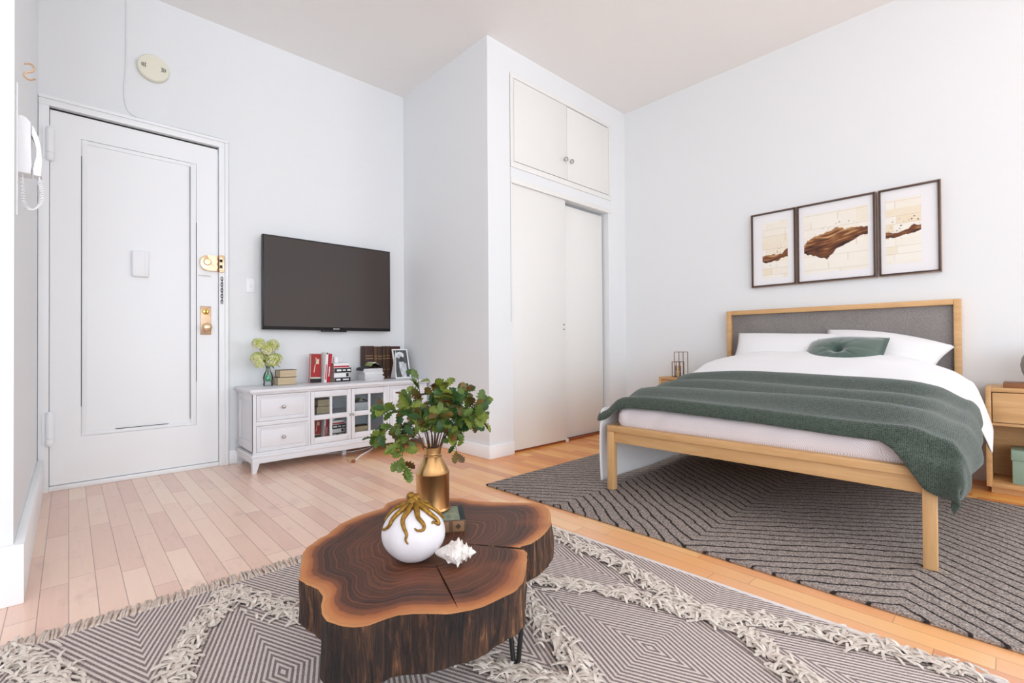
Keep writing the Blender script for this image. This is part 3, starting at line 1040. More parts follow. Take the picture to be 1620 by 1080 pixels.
xx = 1.868
for i, (w, h, c) in enumerate([(.088, .292, (60, 32, 22)), (.034, .288, (84, 54, 32)), (.048, .285, (58, 38, 26)), (.034, .287, (70, 44, 27)), (.042, .29, (66, 44, 30)), (.10, .288, (66, 36, 24))]):
    nm = ['leftmost wide dark brown', 'narrow tan', 'dark brown', 'narrow medium brown', 'dark brown half hidden', 'wide reddish brown'][i]
    lb = {0: 'leftmost and widest old leather book of the upright row on the cabinet', 1: 'narrow lighter brown leather book, second from the left in the upright row on the cabinet',
          2: 'dark brown leather book, third from the left in the upright row on the cabinet', 3: 'narrow brown leather book, fourth from the left in the upright row on the cabinet',
          4: 'brown leather book just left of the framed photo in the upright row', 5: 'reddish brown leather book behind the framed photo on the cabinet'}[i]
    t = book((xx+w/2, 3.905, CT), (w-.002, .085, h), c, lb, 'old leather books on the cabinet top', lie=False, page=(200, 176, 140),
             deco=[(.1, .9, .70, .712, (196, 160, 100)), (.1, .9, .62, .632, (196, 160, 100)), (.15, .85, .28, .29, (176, 140, 90)), (.3, .7, .04, .055, (190, 160, 110))])
    xx += w

# framed photo leaning back
t = thing('photo_frame', 'white tabletop frame with a black and white portrait in a hat', 'photo frame', (2.19, 3.765, CT))
lean = -.27
R_ = Matrix.Rotation(lean, 4, 'X')
bm = NB(); w, h = .077, .272
for a, b_, c, d in ((-w, -w+.011, 0, h), (w-.011, w, 0, h), (-w+.011, w-.011, 0, .012), (-w+.011, w-.011, h-.012, h)):
    box(bm, a, b_, -.006, .006, c, d, .002, mtx=R_)
box(bm, -w+.004, w-.004, .001, .006, .004, h-.004, mtx=R_)
obj('frame', bm, CLOTHW, t)
bm = NB()
prism(bm, [(0, .008), (.003, h*.9), (.09, .004)], -w+.001, -w+.006, 'yz')
bmesh.ops.translate(bm, vec=(0, .004, 0), verts=bm.verts)
obj('easel_wing', bm, CLOTHW, t)
def portrait(u, v):
    bg = .03+.10*(noise.noise((u*20, v*20, 0))*.5+.5)
    c = bg
    if ((u+.006)/.042)**2+((v-.215)/.030)**2 < 1: c = .80
    if ((u+.012)/.020)**2+((v-.205)/.020)**2 < 1: c = .55
    if ((u-.006)/.018)**2+((v-.178)/.026)**2 < 1: c = .05
    if abs(u-.006+.1*(v-.08)) < .030-.10*abs(v-.1)+.0 and v < .155: c = .62+.25*noise.noise((u*60, v*30, 2))
    if abs(u-.038) < .008 and .06 < v < .14: c = .6
    return (c*.95, c, c*1.05)
bm = NB()
lay = bm.loops.layers.float_color.new('col')
nu, nv = 44, 80
V = [[bm.verts.new(R_ @ Vector((-w+.011+(2*w-.022)*i/nu, -.0015, .012+(h-.024)*j/nv))) for j in range(nv+1)] for i in range(nu+1)]
for i in range(nu):
    for j in range(nv):
        f = bm.faces.new((V[i][j], V[i+1][j], V[i+1][j+1], V[i][j+1]))
        for lp in f.loops:
            c = portrait(lp.vert.co.x, lp.vert.co.z/cos(lean))
            lp[lay] = (*[max(0, min(1, q)) for q in c], 1)
obj('photo', bm, ARTM, t, 0)

# inside the glazed cabinet
SH = .342
book((1.452, 3.74, SH), (.125, .10, .055), (96, 78, 60), 'old beige book, lower one on the upper shelf behind the left glazed door', 'old books inside the cabinet', spine='+y', page=PGB)
book((1.457, 3.74, SH+.055), (.12, .10, .054), (82, 66, 52), 'old beige book, upper one on the upper shelf behind the left glazed door', 'old books inside the cabinet', spine='+y', page=PGB, rz=.04)
red_set(1.405, 3.68, .158, .66, 'inside the cabinet behind glass', 'books inside the cabinet behind glass')
lying_set(1.54, 3.69, .158, .82, 'inside the cabinet behind glass', 'stacked books inside the cabinet behind glass')
magazines(1.752, 3.72, SH, .72, 'inside the cabinet behind glass', 'magazines inside the cabinet', n=5)
book((1.755, 3.74, .158), (.15, .10, .05), (84, 66, 52), 'old beige book alone on the lower shelf behind the right glazed door', 'old books inside the cabinet', spine='+y', page=PGB)

# flower vase
FV = (1.078, 3.80, CT)
t = thing('glass_vase', 'small clear glass vase with green glass lump on the left of the cabinet', 'vase', FV)
bm = NB()
lathe(bm, [(.030, 0), (.032, .006), (.032, .024), (.030, .03), (.032, .04), (.034, .065), (.028, .09), (.017, .11), (.014, .13), (.018, .16), (.021, .178), (.019, .178), (.012, .13), (.015, .11), (.026, .088), (.031, .065), (.028, .034), (.002, .03)], 24)
obj('vase_body', bm, GLASS, t)
bm = NB()
for c, r in (((-.008, -.004, .055), .022), ((.012, .002, .052), .019), ((-.002, .004, .075), .016)):
    bmesh.ops.create_icosphere(bm, subdivisions=2, radius=r, matrix=Matrix.Translation(c) @ Matrix.Diagonal((1, 1, .95, 1)))
obj('green_glass_lump', bm, M('green_glass_solid', (70, 168, 124), .15, coat=.5), t)
fl = thing('hydrangea_bouquet', 'bunch of lime green hydrangea flowers in the glass vase', 'flowers', (FV[0], FV[1], FV[2]+.06))
heads = [(-.064, .31, .0, .044), (.036, .30, .01, .046), (-.010, .268, -.02, .047), (-.072, .205, .0, .046), (-.02, .21, .03, .04), (.052, .198, 0, .045), (.020, .185, -.03, .05), (-.06, .165, -.01, .035)]
PETALS = []
for c in ((212, 216, 132), (196, 206, 112), (230, 230, 182), (240, 234, 206)):
    PETALS.append(M('petal_%d' % c[2], c, .7))
for (hx, hz, hy, hr) in heads:
    bm = NB()
    ga = PI*(3-5**.5)
    n = 110
    for i in range(n):
        z = 1-2*(i+.5)/n
        if z < -.7:
            continue
        r = math.sqrt(1-z*z); a = i*ga
        nrm = Vector((r*cos(a), r*sin(a), z))
        c = Vector((hx, hy, hz-.06))+nrm*hr*(.88+.16*RN.random())
        u = nrm.orthogonal().normalized(); v = nrm.cross(u)
        rot = RN.random()*PI
        mi = RN.choice((0, 1, 2, 2, 3, 3)) if nrm.z < .1 else RN.choice((0, 0, 1, 1, 2, 2))
        cv = bm.verts.new(c)
        s = .0088+.004*RN.random()
        for q in range(4):
            a0 = rot+q*PI/2
            p1 = bm.verts.new(c+(u*cos(a0-.55)+v*sin(a0-.55))*s*.75+nrm*.002)
            p2 = bm.verts.new(c+(u*cos(a0)+v*sin(a0))*s*1.1+nrm*.001)
            p3 = bm.verts.new(c+(u*cos(a0+.55)+v*sin(a0+.55))*s*.75+nrm*.002)
            f = bm.faces.new((cv, p1, p2, p3)); f.material_index = mi
    # core
    ic = bmesh.ops.create_icosphere(bm, subdivisions=2, radius=hr*.74, matrix=Matrix.Translation((hx, hy, hz-.06)))
    for f in {f for v in ic['verts'] for f in v.link_faces}:
        f.material_index = 4
    obj('flower_head', bm, PETALS+[M('flower_core', (120, 132, 56), .8)], fl, 0)
bm = NB()
for (hx, hz, hy, hr) in heads:
    tube(bm, catmull([(hx, hy, hz-.08), (hx*.35, hy*.3, .12), (hx*.08, hy*.1, .07), (hx*.06, 0, .0)], 4), .0018, 6)
obj('stem', bm, GSTEM, fl)
LEAFG = M('dark_green_leaf', (58, 92, 36), .5, var=(30, (40, 70, 26), (1, 1, 1)))
for a, ln, dz in ((-2.6, .085, -.01), (-1.9, .06, -.02), (-.6, .09, -.015), (-1.1, .07, -.03), (-2.2, .075, .02), (.5, .07, 0)):
    bm = NB()
    d = Vector((cos(a), sin(a)*.6, 0)); sd = Vector((-d.y, d.x, 0))
    L = []
    for i in range(7):
        f = i/6
        w_ = .018*sin(PI*min(1, f*1.02))**.8+.0005
        p = Vector((0, 0, .125+dz))+d*ln*f+Vector((0, 0, .02*f-.055*f*f))
        L.append([bm.verts.new(p-sd*w_+Vector((0, 0, .004))), bm.verts.new(p), bm.verts.new(p+sd*w_+Vector((0, 0, .004)))])
    for A, Bq in zip(L, L[1:]):
        bm.faces.new((A[0], A[1], Bq[1], Bq[0])); bm.faces.new((A[1], A[2], Bq[2], Bq[1]))
    obj('leaf', bm, LEAFG, fl, 180)

# cords on the floor
bm = NB()
tube(bm, catmull([(1.56, 3.40, .006), (1.60, 3.445, .006), (1.68, 3.54, .006), (1.76, 3.61, .006), (1.85, 3.70, .006), (1.95, 3.83, .006), (2.02, 3.93, .006)], 6), .006, 8)
wc = thing('power_cord', 'white cord with a brown plug lying on the floor under the cabinet', 'cord', (0, 0, 0))
obj('cord', bm, PLAST, wc)
bm = NB()
box(bm, -.022, .012, -.012, .012, 0, .018, .003, mtx=Matrix.Translation((1.548, 3.388, 0)) @ Matrix.Rotation(.85, 4, 'Z'))
obj('plug', bm, M('plug_brown', (150, 92, 60), .5), wc, label='brown plug end')
bm = NB()
tube(bm, catmull([(.9, 3.972, .18), (.905, 3.972, .09), (.99, 3.95, .01), (1.25, 3.87, .004), (1.5, 3.80, .004), (1.7, 3.725, .004), (1.9, 3.79, .004), (2.0, 3.93, .004)], 8), .0035, 6)
tag(obj('thin_cord', bm, PLAST), 'thin white wire trailing on the floor beneath the cabinet', 'cord')

# ------------------------------------------------------------------ rugs
DRZ = .014
dr = [(1.868, 2.235), (1.945, -1.3), (3.62, -1.3), (3.56, 2.25)]
bm = NB(); prism(bm, dr, 0.001, DRZ, 'xy', .004)
drug = tag(obj('area_rug', bm, dark_rug_mat()), 'dark grey carved rug with zigzag grooves under the bed', 'rug')
BRZ = .011
br = [(1.634, 1.937), (1.735, -1.0), (-1.5, -1.0), (-1.5, 1.937)]
rug = thing('fringed_rug', 'beige striped diamond rug with shaggy tufts and fringe under the wooden table', 'rug', (0, 0, 0))
bm = NB(); prism(bm, br, .001, BRZ, 'xy', .003)
obj('weave', bm, beige_rug_mat(), rug)
bm = NB(); prism(bm, [(1.632, 1.937), (1.650, 1.937), (1.751, -1.0), (1.733, -1.0)], .0008, BRZ+.0008, 'xy', .003)
obj('edge_binding', bm, M('binding_white', (226, 218, 216), .9), rug)
def yarn(bm, p, d, ln, r, lift, curl, n=4, seg=4):
    d = Vector(d).normalized(); s = Vector((-d.y, d.x, 0))
    pts = []
    for i in range(seg+1):
        f = i/seg
        pts.append(Vector(p)+d*ln*f+s*curl*sin(f*2.4)*ln+Vector((0, 0, lift*4*f*(1-f)*(1 if f < .5 else .9))))
    tube(bm, pts, [r]*seg+[r*.8], n)
def ribbon(bm, p, d, ln, w, t_, lift, curl, seg=4):
    d = Vector(d).normalized(); s = Vector((-d.y, d.x, 0))
    rows_ = []
    tw = (RN.random()-.5)*.9
    for i in range(seg+1):
        f = i/seg-.5
        c = Vector(p)+d*ln*f+s*curl*ln*(f*f*2)+Vector((0, 0, lift*(1-3.2*f*f)))
        q = s*cos(tw*f*2)+Vector((0, 0, sin(tw*f*2)))
        n_ = d.cross(q)
        rows_.append([bm.verts.new(c+q*a*w+n_*b_*t_) for a, b_ in ((-1, -1), (1, -1), (1, 1), (-1, 1))])
    for A, Bq in zip(rows_, rows_[1:]):
        for j in range(4):
            bm.faces.new((A[j], A[(j+1) % 4], Bq[(j+1) % 4], Bq[j]))
    bm.faces.new(rows_[0][::-1]); bm.faces.new(rows_[-1])
bm = NB()
x = -1.48
while x < 1.63:
    ln = .072+.018*RN.random()
    yarn(bm, (x, 1.934, BRZ*.55), (.16+.22*(RN.random()-.5)+.12*sin(x*9), 1, 0), ln, .0042, .003+.005*RN.random(), (RN.random()-.5)*.16, 5, 5)
    x += .0074
fr = obj('fringe', bm, YARND, rug, 180)
fr['kind'] = 'stuff'
bands = [
    [(1.615, 1.46), (1.575, 1.30), (1.55, 1.11), (1.51, .9), (1.46, .68), (1.435, .55), (1.37, .42), (1.27, .2)],
    [(1.186, 1.306), (1.235, 1.188), (1.324, 1.035), (1.382, .894), (1.45, .68), (1.545, .54), (1.60, .4), (1.65, .25), (1.69, .08)],
    [(1.186, 1.306), (1.07, 1.04), (.986, .836), (.93, .70), (.85, .5)],
    [(.93, .70), (.80, 1.0), (.67, 1.3), (.52, 1.58), (.41, 1.88)],
    [(.41, 1.88), (.34, 1.76), (.275, 1.67), (.215, 1.54), (.15, 1.32)],
    [(-.12, 1.95), (-.08, 1.83), (0, 1.62), (.1, 1.35)],
]
bm = NB()
for bd in bands:
    P = catmull([(a, b_, 0) for a, b_ in bd], 12)
    for A, Bq in zip(P, P[1:]):
        L = (Bq-A).length
        for k in range(int(L*460)+1):
            c = A.lerp(Bq, RN.random())
            c = c+Vector((RN.gauss(0, .019), RN.gauss(0, .019), BRZ+.002+.006*RN.random()))
            a = RN.gauss(math.atan2((Bq-A).y, (Bq-A).x), .8)+(PI if RN.random() < .5 else 0)
            ribbon(bm, c, (cos(a), sin(a), 0), .028+.030*RN.random(), .0037, .0012, .002+.012*RN.random()**2, (RN.random()-.5)*.45)
tf = obj('shaggy_tuft', bm, YARN, rug, 50)
tf['kind'] = 'stuff'

# ------------------------------------------------------------------ bed
BZ = DRZ+.0008
bed = thing('bed', 'oak framed bed with grey upholstered headboard', 'bed', (4.15, .965, 0), math.radians(1.0))
HW = .724
bm = NB()
HT = 1.138
for s in (-1, 1):
    y0, y1 = sorted((s*HW, s*(HW-.036)))
    box(bm, -.058, 0, y0, y1, 0, HT, .003)
box(bm, -.058, 0, -HW+.036, HW-.036, HT-.036, HT, .003)
box(bm, -.05, 0, -HW+.036, HW-.036, .3, .36)
obj('headboard_frame', bm, OAK_Y, bed)
bm = NB(); box(bm, -.030, -.006, -HW+.034, HW-.034, .34, HT-.034, .004)
obj('headboard_panel', bm, GREY_F, bed, label='grey upholstered panel')
FX = -1.825
RT = .389
for s in (-1, 1):
    y0, y1 = sorted((s*HW, s*(HW-.042)))
    bm = NB(); box(bm, FX, FX+.04, y0, y1, BZ, RT-.036, .003)
    obj('leg', bm, OAK_Z, bed)
bm = NB()
box(bm, FX, FX+.05, -HW, HW, RT-.036, RT, .003)
obj('foot_cap', bm, OAK_Y, bed)
bm = NB(); box(bm, FX+.016, FX+.045, -HW+.042, HW-.042, RT-.098, RT-.0355, .002)
obj('foot_rail', bm, OAK_Y, bed)
for s in (-1, 1):
    y0, y1 = sorted((s*HW, s*(HW-.03)))
    bm = NB(); box(bm, FX+.05, -.058, y0, y1, RT-.098, RT, .003)
    obj('side_rail', bm, OAK_X, bed)
bm = NB()
for i in range(11):
    x = FX+.09+i*.155
    box(bm, x, x+.085, -HW+.03, HW-.03, RT-.045, RT-.026)
obj('slat', bm, OAK_Y, bed)

# mattress
def noise3(a, b_, c=0):
    return noise.noise((a, b_, c))
mat_o = thing('mattress', 'mattress in a finely striped pale pink fitted sheet on the oak bed', 'mattress', (4.15, .965, 0), math.radians(1.0))
bm = NB()
MX0, MX1, MY, MZ0, MZ1 = -1.795, -.06, .682, RT-.025, .505
vs = box(bm, MX0, MX1, -MY, MY, MZ0, MZ1, .05, 6)
bmesh.ops.subdivide_edges(bm, edges=[e for e in bm.edges if e.calc_length() > .2], cuts=60, use_grid_fill=True)
for v in bm.verts:
    if v.co.x < MX0+.06:       # gathered folds at the foot
        t_ = v.co.y
        zf = (v.co.z-MZ0)/(MZ1-MZ0)
        sh = t_*1.0+zf*.10
        w_ = noise3(sh*11, 1.7)*.6+noise3(sh*26, 4.1)*.4
        w_ *= .35+.65*sstep(.1, .5, t_) + .5*sstep(-.25, -.55, t_)
        v.co.x += -w_*.028*sin(PI*max(0, min(1, zf)))
obj('fitted_sheet', bm, SHEET, mat_o, 180)

# shared bedding height (local bed coordinates): crown of the duvet
def crown(x, y):
    lift = interp([(-1.82, .532), (-1.6, .553), (-1.3, .578), (-.95, .638), (-.7, .70), (-.5, .765), (-.36, .795), (-.30, .79)], x)
    base = .505+.02*sstep(-1.8, -.4, x)
    s = abs(y)/.78
    skew = .018*(y/.7)*sstep(-1.0, -.45, x)
    prof = (1-min(1, s)**3.2)
    z = base+(lift-base)*(.55+.45*prof)+skew
    return z

def cloth(name, fn, na, nb, mats, parent, thick, uv=True, inner=1, smooth=180, outer=0):
    """fn(i/na, j/nb)->Vector ; builds a closed two sided sheet"""
    bm = NB()
    uvl = bm.loops.layers.uv.new('UVMap')
    P = [[fn(i/na, j/nb) for j in range(nb+1)] for i in range(na+1)]
    def nrm(i, j):
        a = P[min(i+1, na)][j][0]-P[max(i-1, 0)][j][0]
        b_ = P[i][min(j+1, nb)][0]-P[i][max(j-1, 0)][0]
        n = a.cross(b_)
        return n.normalized() if n.length > 1e-9 else Vector((0, 0, 1))
    T = [[None]*(nb+1) for _ in range(na+1)]
    U = [[None]*(nb+1) for _ in range(na+1)]
    for i in range(na+1):
        for j in range(nb+1):
            n = nrm(i, j)
            edge = min(i, na-i, j, nb-j)
            th = thick*min(1, .35+.35*edge)
            T[i][j] = bm.verts.new(P[i][j][0]+n*th/2)
            U[i][j] = bm.verts.new(P[i][j][0]-n*th/2)
    def F(vs, idx, mi):
        f = bm.faces.new(vs)
        f.material_index = mi
        for lp, (i, j) in zip(f.loops, idx):
            lp[uvl].uv = P[i][j][1]
    for i in range(na):
        for j in range(nb):
            ids = [(i, j), (i+1, j), (i+1, j+1), (i, j+1)]
            F([T[a][b_] for a, b_ in ids], ids, inner(i) if callable(inner) else inner)
            ids = ids[::-1]
            F([U[a][b_] for a, b_ in ids], ids, outer)
    ring = [(i, 0) for i in range(na)]+[(na, j) for j in range(nb)]+[(i, nb) for i in range(na, 0, -1)]+[(0, j) for j in range(nb, 0, -1)]
    for k in range(len(ring)):
        a, b_ = ring[k], ring[(k+1) % len(ring)]
        F([T[a[0]][a[1]], U[a[0]][a[1]], U[b_[0]][b_[1]], T[b_[0]][b_[1]]], [a, a, b_, b_], 0)
    return obj(name, bm, mats, parent, smooth)

# duvet: cross section runs from the left hem at the floor, over the bed, to the right hem
duvet = thing('duvet', 'white duvet spread over the bed and hanging down its sides', 'duvet', (4.15, .965, 0), math.radians(1.0))
def duvet_fn(a, b_):
    # a: 0 left hem .. 1 right hem ; b: 0 head .. 1 foot
    foot = interp([(0, -1.80), (.2, -1.80), (.26, -1.72), (.62, -1.70), (.78, -1.35), (.9, -1.0), (1, -.92)], a)
    head = interp([(0, -.40), (.3, -.33), (.7, -.30), (.80, -.32), (.85, -.36), (1, -.40)], a)
    x = head+(foot-head)*b_
    # arc positions
    L = .50; W = 1.50; Rr = .36*1.0
    tot = L+W+Rr
    s = a*tot
    e = .775                                        # half width incl. puff
    fold = noise3(x*3.1, a*9, 2)*.006+noise3(x*8, a*14, 5)*.003
    if s < L:                                       # left hang
        q = s/L
        ztop = crown(x, e-.06)-.035
        z = .045+(ztop-.045)*q
        y = e+.004+.012*sin(q*PI)+.008*sin(x*7+1)*(1-q)
        if q > .86:
            pass
    elif s < L+W:
        q = (s-L)/W
        y = e-2*e*q
        # rounded shoulders
        k = abs(2*q-1)
        z = crown(x, y)-(.045 if q < .5 else .022)*sstep(.86, 1.0, k)**2
        y = y
    else:
        q = (s-L-W)/Rr
        ztop = crown(x, -e)-.022
        drop = .27*(.75*q+.25*q*q)
        z = ztop-drop*(1-.12*b_)
        y = -e-.085*q**.9
    if L*.7 < s < L+W+.1:
        z += fold*1.6
    if s >= L:
        z -= .02*sstep(-1.45, -1.7, x)+.016*sstep(-.94, -1.08, x)
    return Vector((x, y, z)), (s, x)
cloth('cover', duvet_fn, 150, 60, [WHITE_F, GREEN_U], duvet, .014, inner=lambda i: 1 if i > 118 else 0, outer=0)

# throw across the foot of the bed
throw = thing('throw_blanket', 'dark green knitted throw draped over the foot of the bed', 'blanket', (4.15, .965, 0), math.radians(1.0))
XB0, XE = -.93, -1.79           # back edge, foot edge of the top surface
def throw_top(x, y):
    f = (x-XB0)/(XE-XB0)        # 0 back, 1 foot
    z = crown(x, y)+.022
    ed = sstep(.76, .55, abs(y))
    ph = f*PI*2*3.0+.9*sin(y*1.7+.4)+.5*noise3(y*2, 3)
    z += (.021*sin(ph)+.006+.007*noise3(x*6, y*2.2, 9))*(.35+.65*ed)*sstep(0, .06, f)
    z -= .014*(1-sstep(0, .05, f))
    return z
def throw_fn(a, b_):
    # a: left edge (0) .. right edge (1); b: back (0) .. foot hem (1)
    y_l = .80
    e = interp([(0, .79), (.6, .785), (.86, .75), (1, .742)], b_)
    RO = interp([(0, .06), (.3, .085), (.55, .13), (.75, .18), (.88, .21), (1, .21)], b_)     # overhang on the right
    tot = y_l+e+RO
    s = a*tot
    y = y_l-s
    over_r = max(0, -y-e)
    FO = interp([(0, .045), (.06, .06), (.775, .062), (.80, .085), (.85, .20), (1, .22)], a)  # overhang at the foot
    back = XB0-.02*sin(a*4)-.04*a
    u = b_*((back-XE)+FO)
    x = back-u
    over_f = max(0, XE-x)
    xx, yy = max(x, XE), max(y, -e)
    z = throw_top(xx, yy)
    z -= .035*sstep(e-.12, e, abs(yy))
    if y > 0:
        z -= .05*sstep(.66, .80, y)
    z -= .014*sstep(XE+.10, XE, xx)
    d = (over_f**4+over_r**4)**.25
    z -= d*.97
    ox_ = -.034*(1-math.exp(-over_f*30))
    oy_ = -.050*(1-math.exp(-over_r*22))+.05*sstep(.12, .32, over_r)
    if over_f > 0 or over_r > 0:
        w_ = sin(s*30)*.010*min(1, d*6)
        ox_ += w_*(1 if over_f > 0 else .2)*.6
        oy_ += sin(u*26+1)*.010*min(1, d*6)*(1 if over_r > 0 else .1)
    ox_ -= .034*sstep(.05, .10, over_f)
    if over_r > 0 and over_f > 0:
        ox_ -= .012*min(1, over_f*over_r*60)
    return Vector((xx+ox_, yy+oy_, max(z, .10))), (s, u)
cloth('knit', throw_fn, 150, 110, [THROW, THROW], throw, .012, inner=0)

# pillows
def pillow(name, label, TL, TR, BR, BL, thick, mats, arch=(0, 0, 0, 0), n=28, group=None, cat='pillow', pleat=None, flange=0):
    TL, TR, BR, BL = [Vector(p) for p in (TL, TR, BR, BL)]
    c = (TL+TR+BR+BL)/4
    base = Vector((c.x, c.y, min(p.z for p in (TL, TR, BR, BL))))
    nrm = (TR-TL).cross(BL-TL).normalized()
    if nrm.x > 0:
        nrm = -nrm
    bm = NB()
    def pos(u, v, side):
        e = 1-(.10 if not flange else .03)*0
        p = TL.lerp(TR, u).lerp(BL.lerp(BR, u), v)
        up = (TL-BL).normalized(); rt = (TR-TL).normalized()
        p = p+up*arch[0]*sin(PI*u)*(1-v)-up*arch[2]*sin(PI*u)*v
        p = p-rt*arch[3]*sin(PI*v)*(1-u)+rt*arch[1]*sin(PI*v)*u
        uu, vv = 2*u-1, 2*v-1
        if flange:
            q = 1+flange
            uu, vv = max(-1, min(1, uu*q)), max(-1, min(1, vv*q))
        h = ((1-abs(uu)**2.6)*(1-abs(vv)**2.6))**.55
        if pleat:
            ang = math.atan2(vv, uu); r = math.hypot(uu, vv)
            dimp = math.exp(-(r/.16)**2)
            h = h*(1-.75*dimp)-.14*(abs(sin(ang*pleat/2))**.35 < .55)*0
            h -= .16*(1-abs(sin(ang*pleat/2+.3)))**6*math.exp(-(r/.5)**2)*(1-dimp)
        wr = noise3(u*4, v*4, TL.y*3)*.04+noise3(u*9, v*9, TL.y)*.018
        h = h*(1+wr)
        return p+nrm*side*thick*(h*.5)+nrm*side*.0015
    N = n
    S = {}
    for side in (1, -1):
        for i in range(N+1):
            for j in range(N+1):
                if side == -1 and (i in (0, N) or j in (0, N)):
                    S[(side, i, j)] = S[(1, i, j)]
                else:
                    S[(side, i, j)] = bm.verts.new(pos(i/N, j/N, side)-base)
        for i in range(N):
            for j in range(N):
                q = [S[(side, i, j)], S[(side, i+1, j)], S[(side, i+1, j+1)], S[(side, i, j+1)]]
                if len(set(q)) == 4:
                    bm.faces.new(q)
    t = thing(name, label, cat, base, 0, group)
    obj('cushion_cover' if pleat else 'pillowcase', bm, mats, t, 180)
    return t, c-base, nrm
pillow('pillow', 'white pillow on the left leaning on the headboard', (4.04, 1.572, .950), (4.05, .83, .925), (3.80, .84, .66), (3.80, 1.56, .66), .15, WHITE_F, (-.012, .0, 0, -.02), group='white pillows')
pillow('pillow', 'white pillow on the right leaning on the headboard, one corner pointing out', (4.085, .955, .962), (4.05, .262, .838), (3.84, .365, .655), (3.86, .96, .66), .15, WHITE_F, (.03, -.02, 0, -.015), group='white pillows')
cu, cc, cn = pillow('throw_cushion', 'small dark green velvet cushion with a pleated centre between the pillows', (3.93, 1.03, .885), (3.90, .565, .893), (3.66, .60, .66), (3.68, 1.02, .63), .17, GREEN_V, (.02, 0, 0, .03), n=48, cat='cushion', pleat=9, flange=.12)
bm = NB(); bmesh.ops.create_uvsphere(bm, u_segments=12, v_segments=8, radius=.011, matrix=Matrix.Translation(cc+cn*.036))
obj('button', bm, GREEN_V, cu)

# ------------------------------------------------------------------ nightstands
def nightstand(loc, w, h, label):
    """open toward -x; local: x 0 front .. .31 back, y +-w/2"""
    t = thing('nightstand', label, 'nightstand', loc, 0, 'pair of oak nightstands')
    d = .31
    tk = .024
    bm = NB()
    box(bm, 0, d, w/2-tk, w/2, .036, h, .002)
    box(bm, 0, d, -w/2, -w/2+tk, .036, h, .002)
    box(bm, 0, d, -w/2+tk, w/2-tk, h-tk, h, .002)
    box(bm, 0, d, -w/2+tk, w/2-tk, .036, .036+tk, .002)
    box(bm, d-.012, d, -w/2+tk, w/2-tk, .06, h-tk)
    box(bm, .012, d-.012, -w/2+tk, w/2-tk, h-.215, h-.2)
    obj('case', bm, OAK_Y, t)
    obj('plinth', B(.03, d-.02, -w/2+.02, w/2-.02, 0, .036), OAK_Y, t)
    bm = NB(); box(bm, .003, .022, -w/2+tk+.004, w/2-tk-.004, h-.196, h-tk-.004, .002)
    obj('drawer', bm, OAK_Y, t)
    return t
nightstand((3.845, -.085, 0), .43, .602, 'oak nightstand at the right edge with a pale green box on its lower shelf')
nightstand((3.845, 2.012, 0), .36, .572, 'oak nightstand left of the bed carrying two wire lanterns')
# pale green box
t = thing('storage_box', 'pale green lidded box on the lower shelf of the right nightstand', 'box', (3.985, -.085, .06))
MINT = M('mint_card', (150, 176, 160), .7)
obj('box_body', B(-.09, .09, -.12, .112, 0, .14, .003), MINT, t)
bm = NB(); box(bm, -.095, .095, -.125, .117, .132, .19, .003)
obj('lid', bm, MINT, t)
bm = NB(); box(bm, -.08, .10, -.17, .058, 0, .028, .003)
tag(obj('wooden_tray', bm, wood('walnut_block', (150, 96, 58), (110, 66, 38), 'y'), loc=(3.95, 0, .602)), 'brown wooden block under the grey vase on the right nightstand', 'tray')
bm = NB(); lathe(bm, [(.05, 0), (.07, .01), (.09, .06), (.096, .1), (.09, .14), (.07, .18), (.045, .2), (.045, .215), (.038, .215), (.035, .19), (.002, .02)], 32)
tag(obj('ceramic_vase', bm, M('grey_ceramic', (150, 143, 136), .6), loc=(3.96, -.105, .63)), 'grey ceramic vase cut by the right edge of the picture', 'vase')
# wire lanterns
COPPER = M('copper_wire', (140, 104, 80), .35, .8)
def lantern(loc, wx, h, label, candle):
    t = thing('wire_lantern', label, 'lantern', loc, 0, 'wire lanterns on the left nightstand')
    bm = NB()
    r = .0024
    c = [(a*wx/2, b_*wx/2) for a, b_ in ((-1, -1), (1, -1), (1, 1), (-1, 1))]
    for x, y in c:
        box(bm, x-r, x+r, y-r, y+r, 0, h)
    for z in (r, h-r):
        for i in range(4):
            x0, y0 = c[i]; x1, y1 = c[(i+1) % 4]
            box(bm, min(x0, x1)-r, max(x0, x1)+r, min(y0, y1)-r, max(y0, y1)+r, z-r, z+r)
    obj('wire_frame', bm, COPPER, t)
    if candle:
        bm = NB(); lathe(bm, [(.016, .006), (.016, .055), (.014, .057), (.001, .057)], 20, (0, 0, 0))
        obj('candle', bm, M('candle_wax', (232, 226, 208), .6), t)
        bm = NB(); lathe(bm, [(.024, .006), (.024, .10), (.0232, .10), (.0232, .008)], 20)
        obj('glass_chimney', bm, AMBER, t)
    else:
        obj('floor_plate', B(-wx/2, wx/2, -wx/2, wx/2, 0, .004), COPPER, t)
    return t
lantern((3.915, 2.045, .572), .072, .138, 'short copper wire lantern with a white candle on the left nightstand', True)
lantern((4.02, 2.07, .572), .084, .222, 'tall empty copper wire lantern behind the short one on the left nightstand', False)
tag(obj('wooden_coaster', B(-.03, .03, -.04, .04, 0, .014, .003), wood('dark_walnut', (98, 56, 40), (70, 38, 28), 'y'), loc=(3.93, 1.955, .572)), 'dark reddish wooden block beside the lanterns', 'coaster')
tag(obj('alarm_clock', B(-.025, .025, -.05, .05, 0, .035, .004), BLACK, loc=(4.05, 1.925, .572)), 'small black box on the left nightstand by the pillow', 'clock')

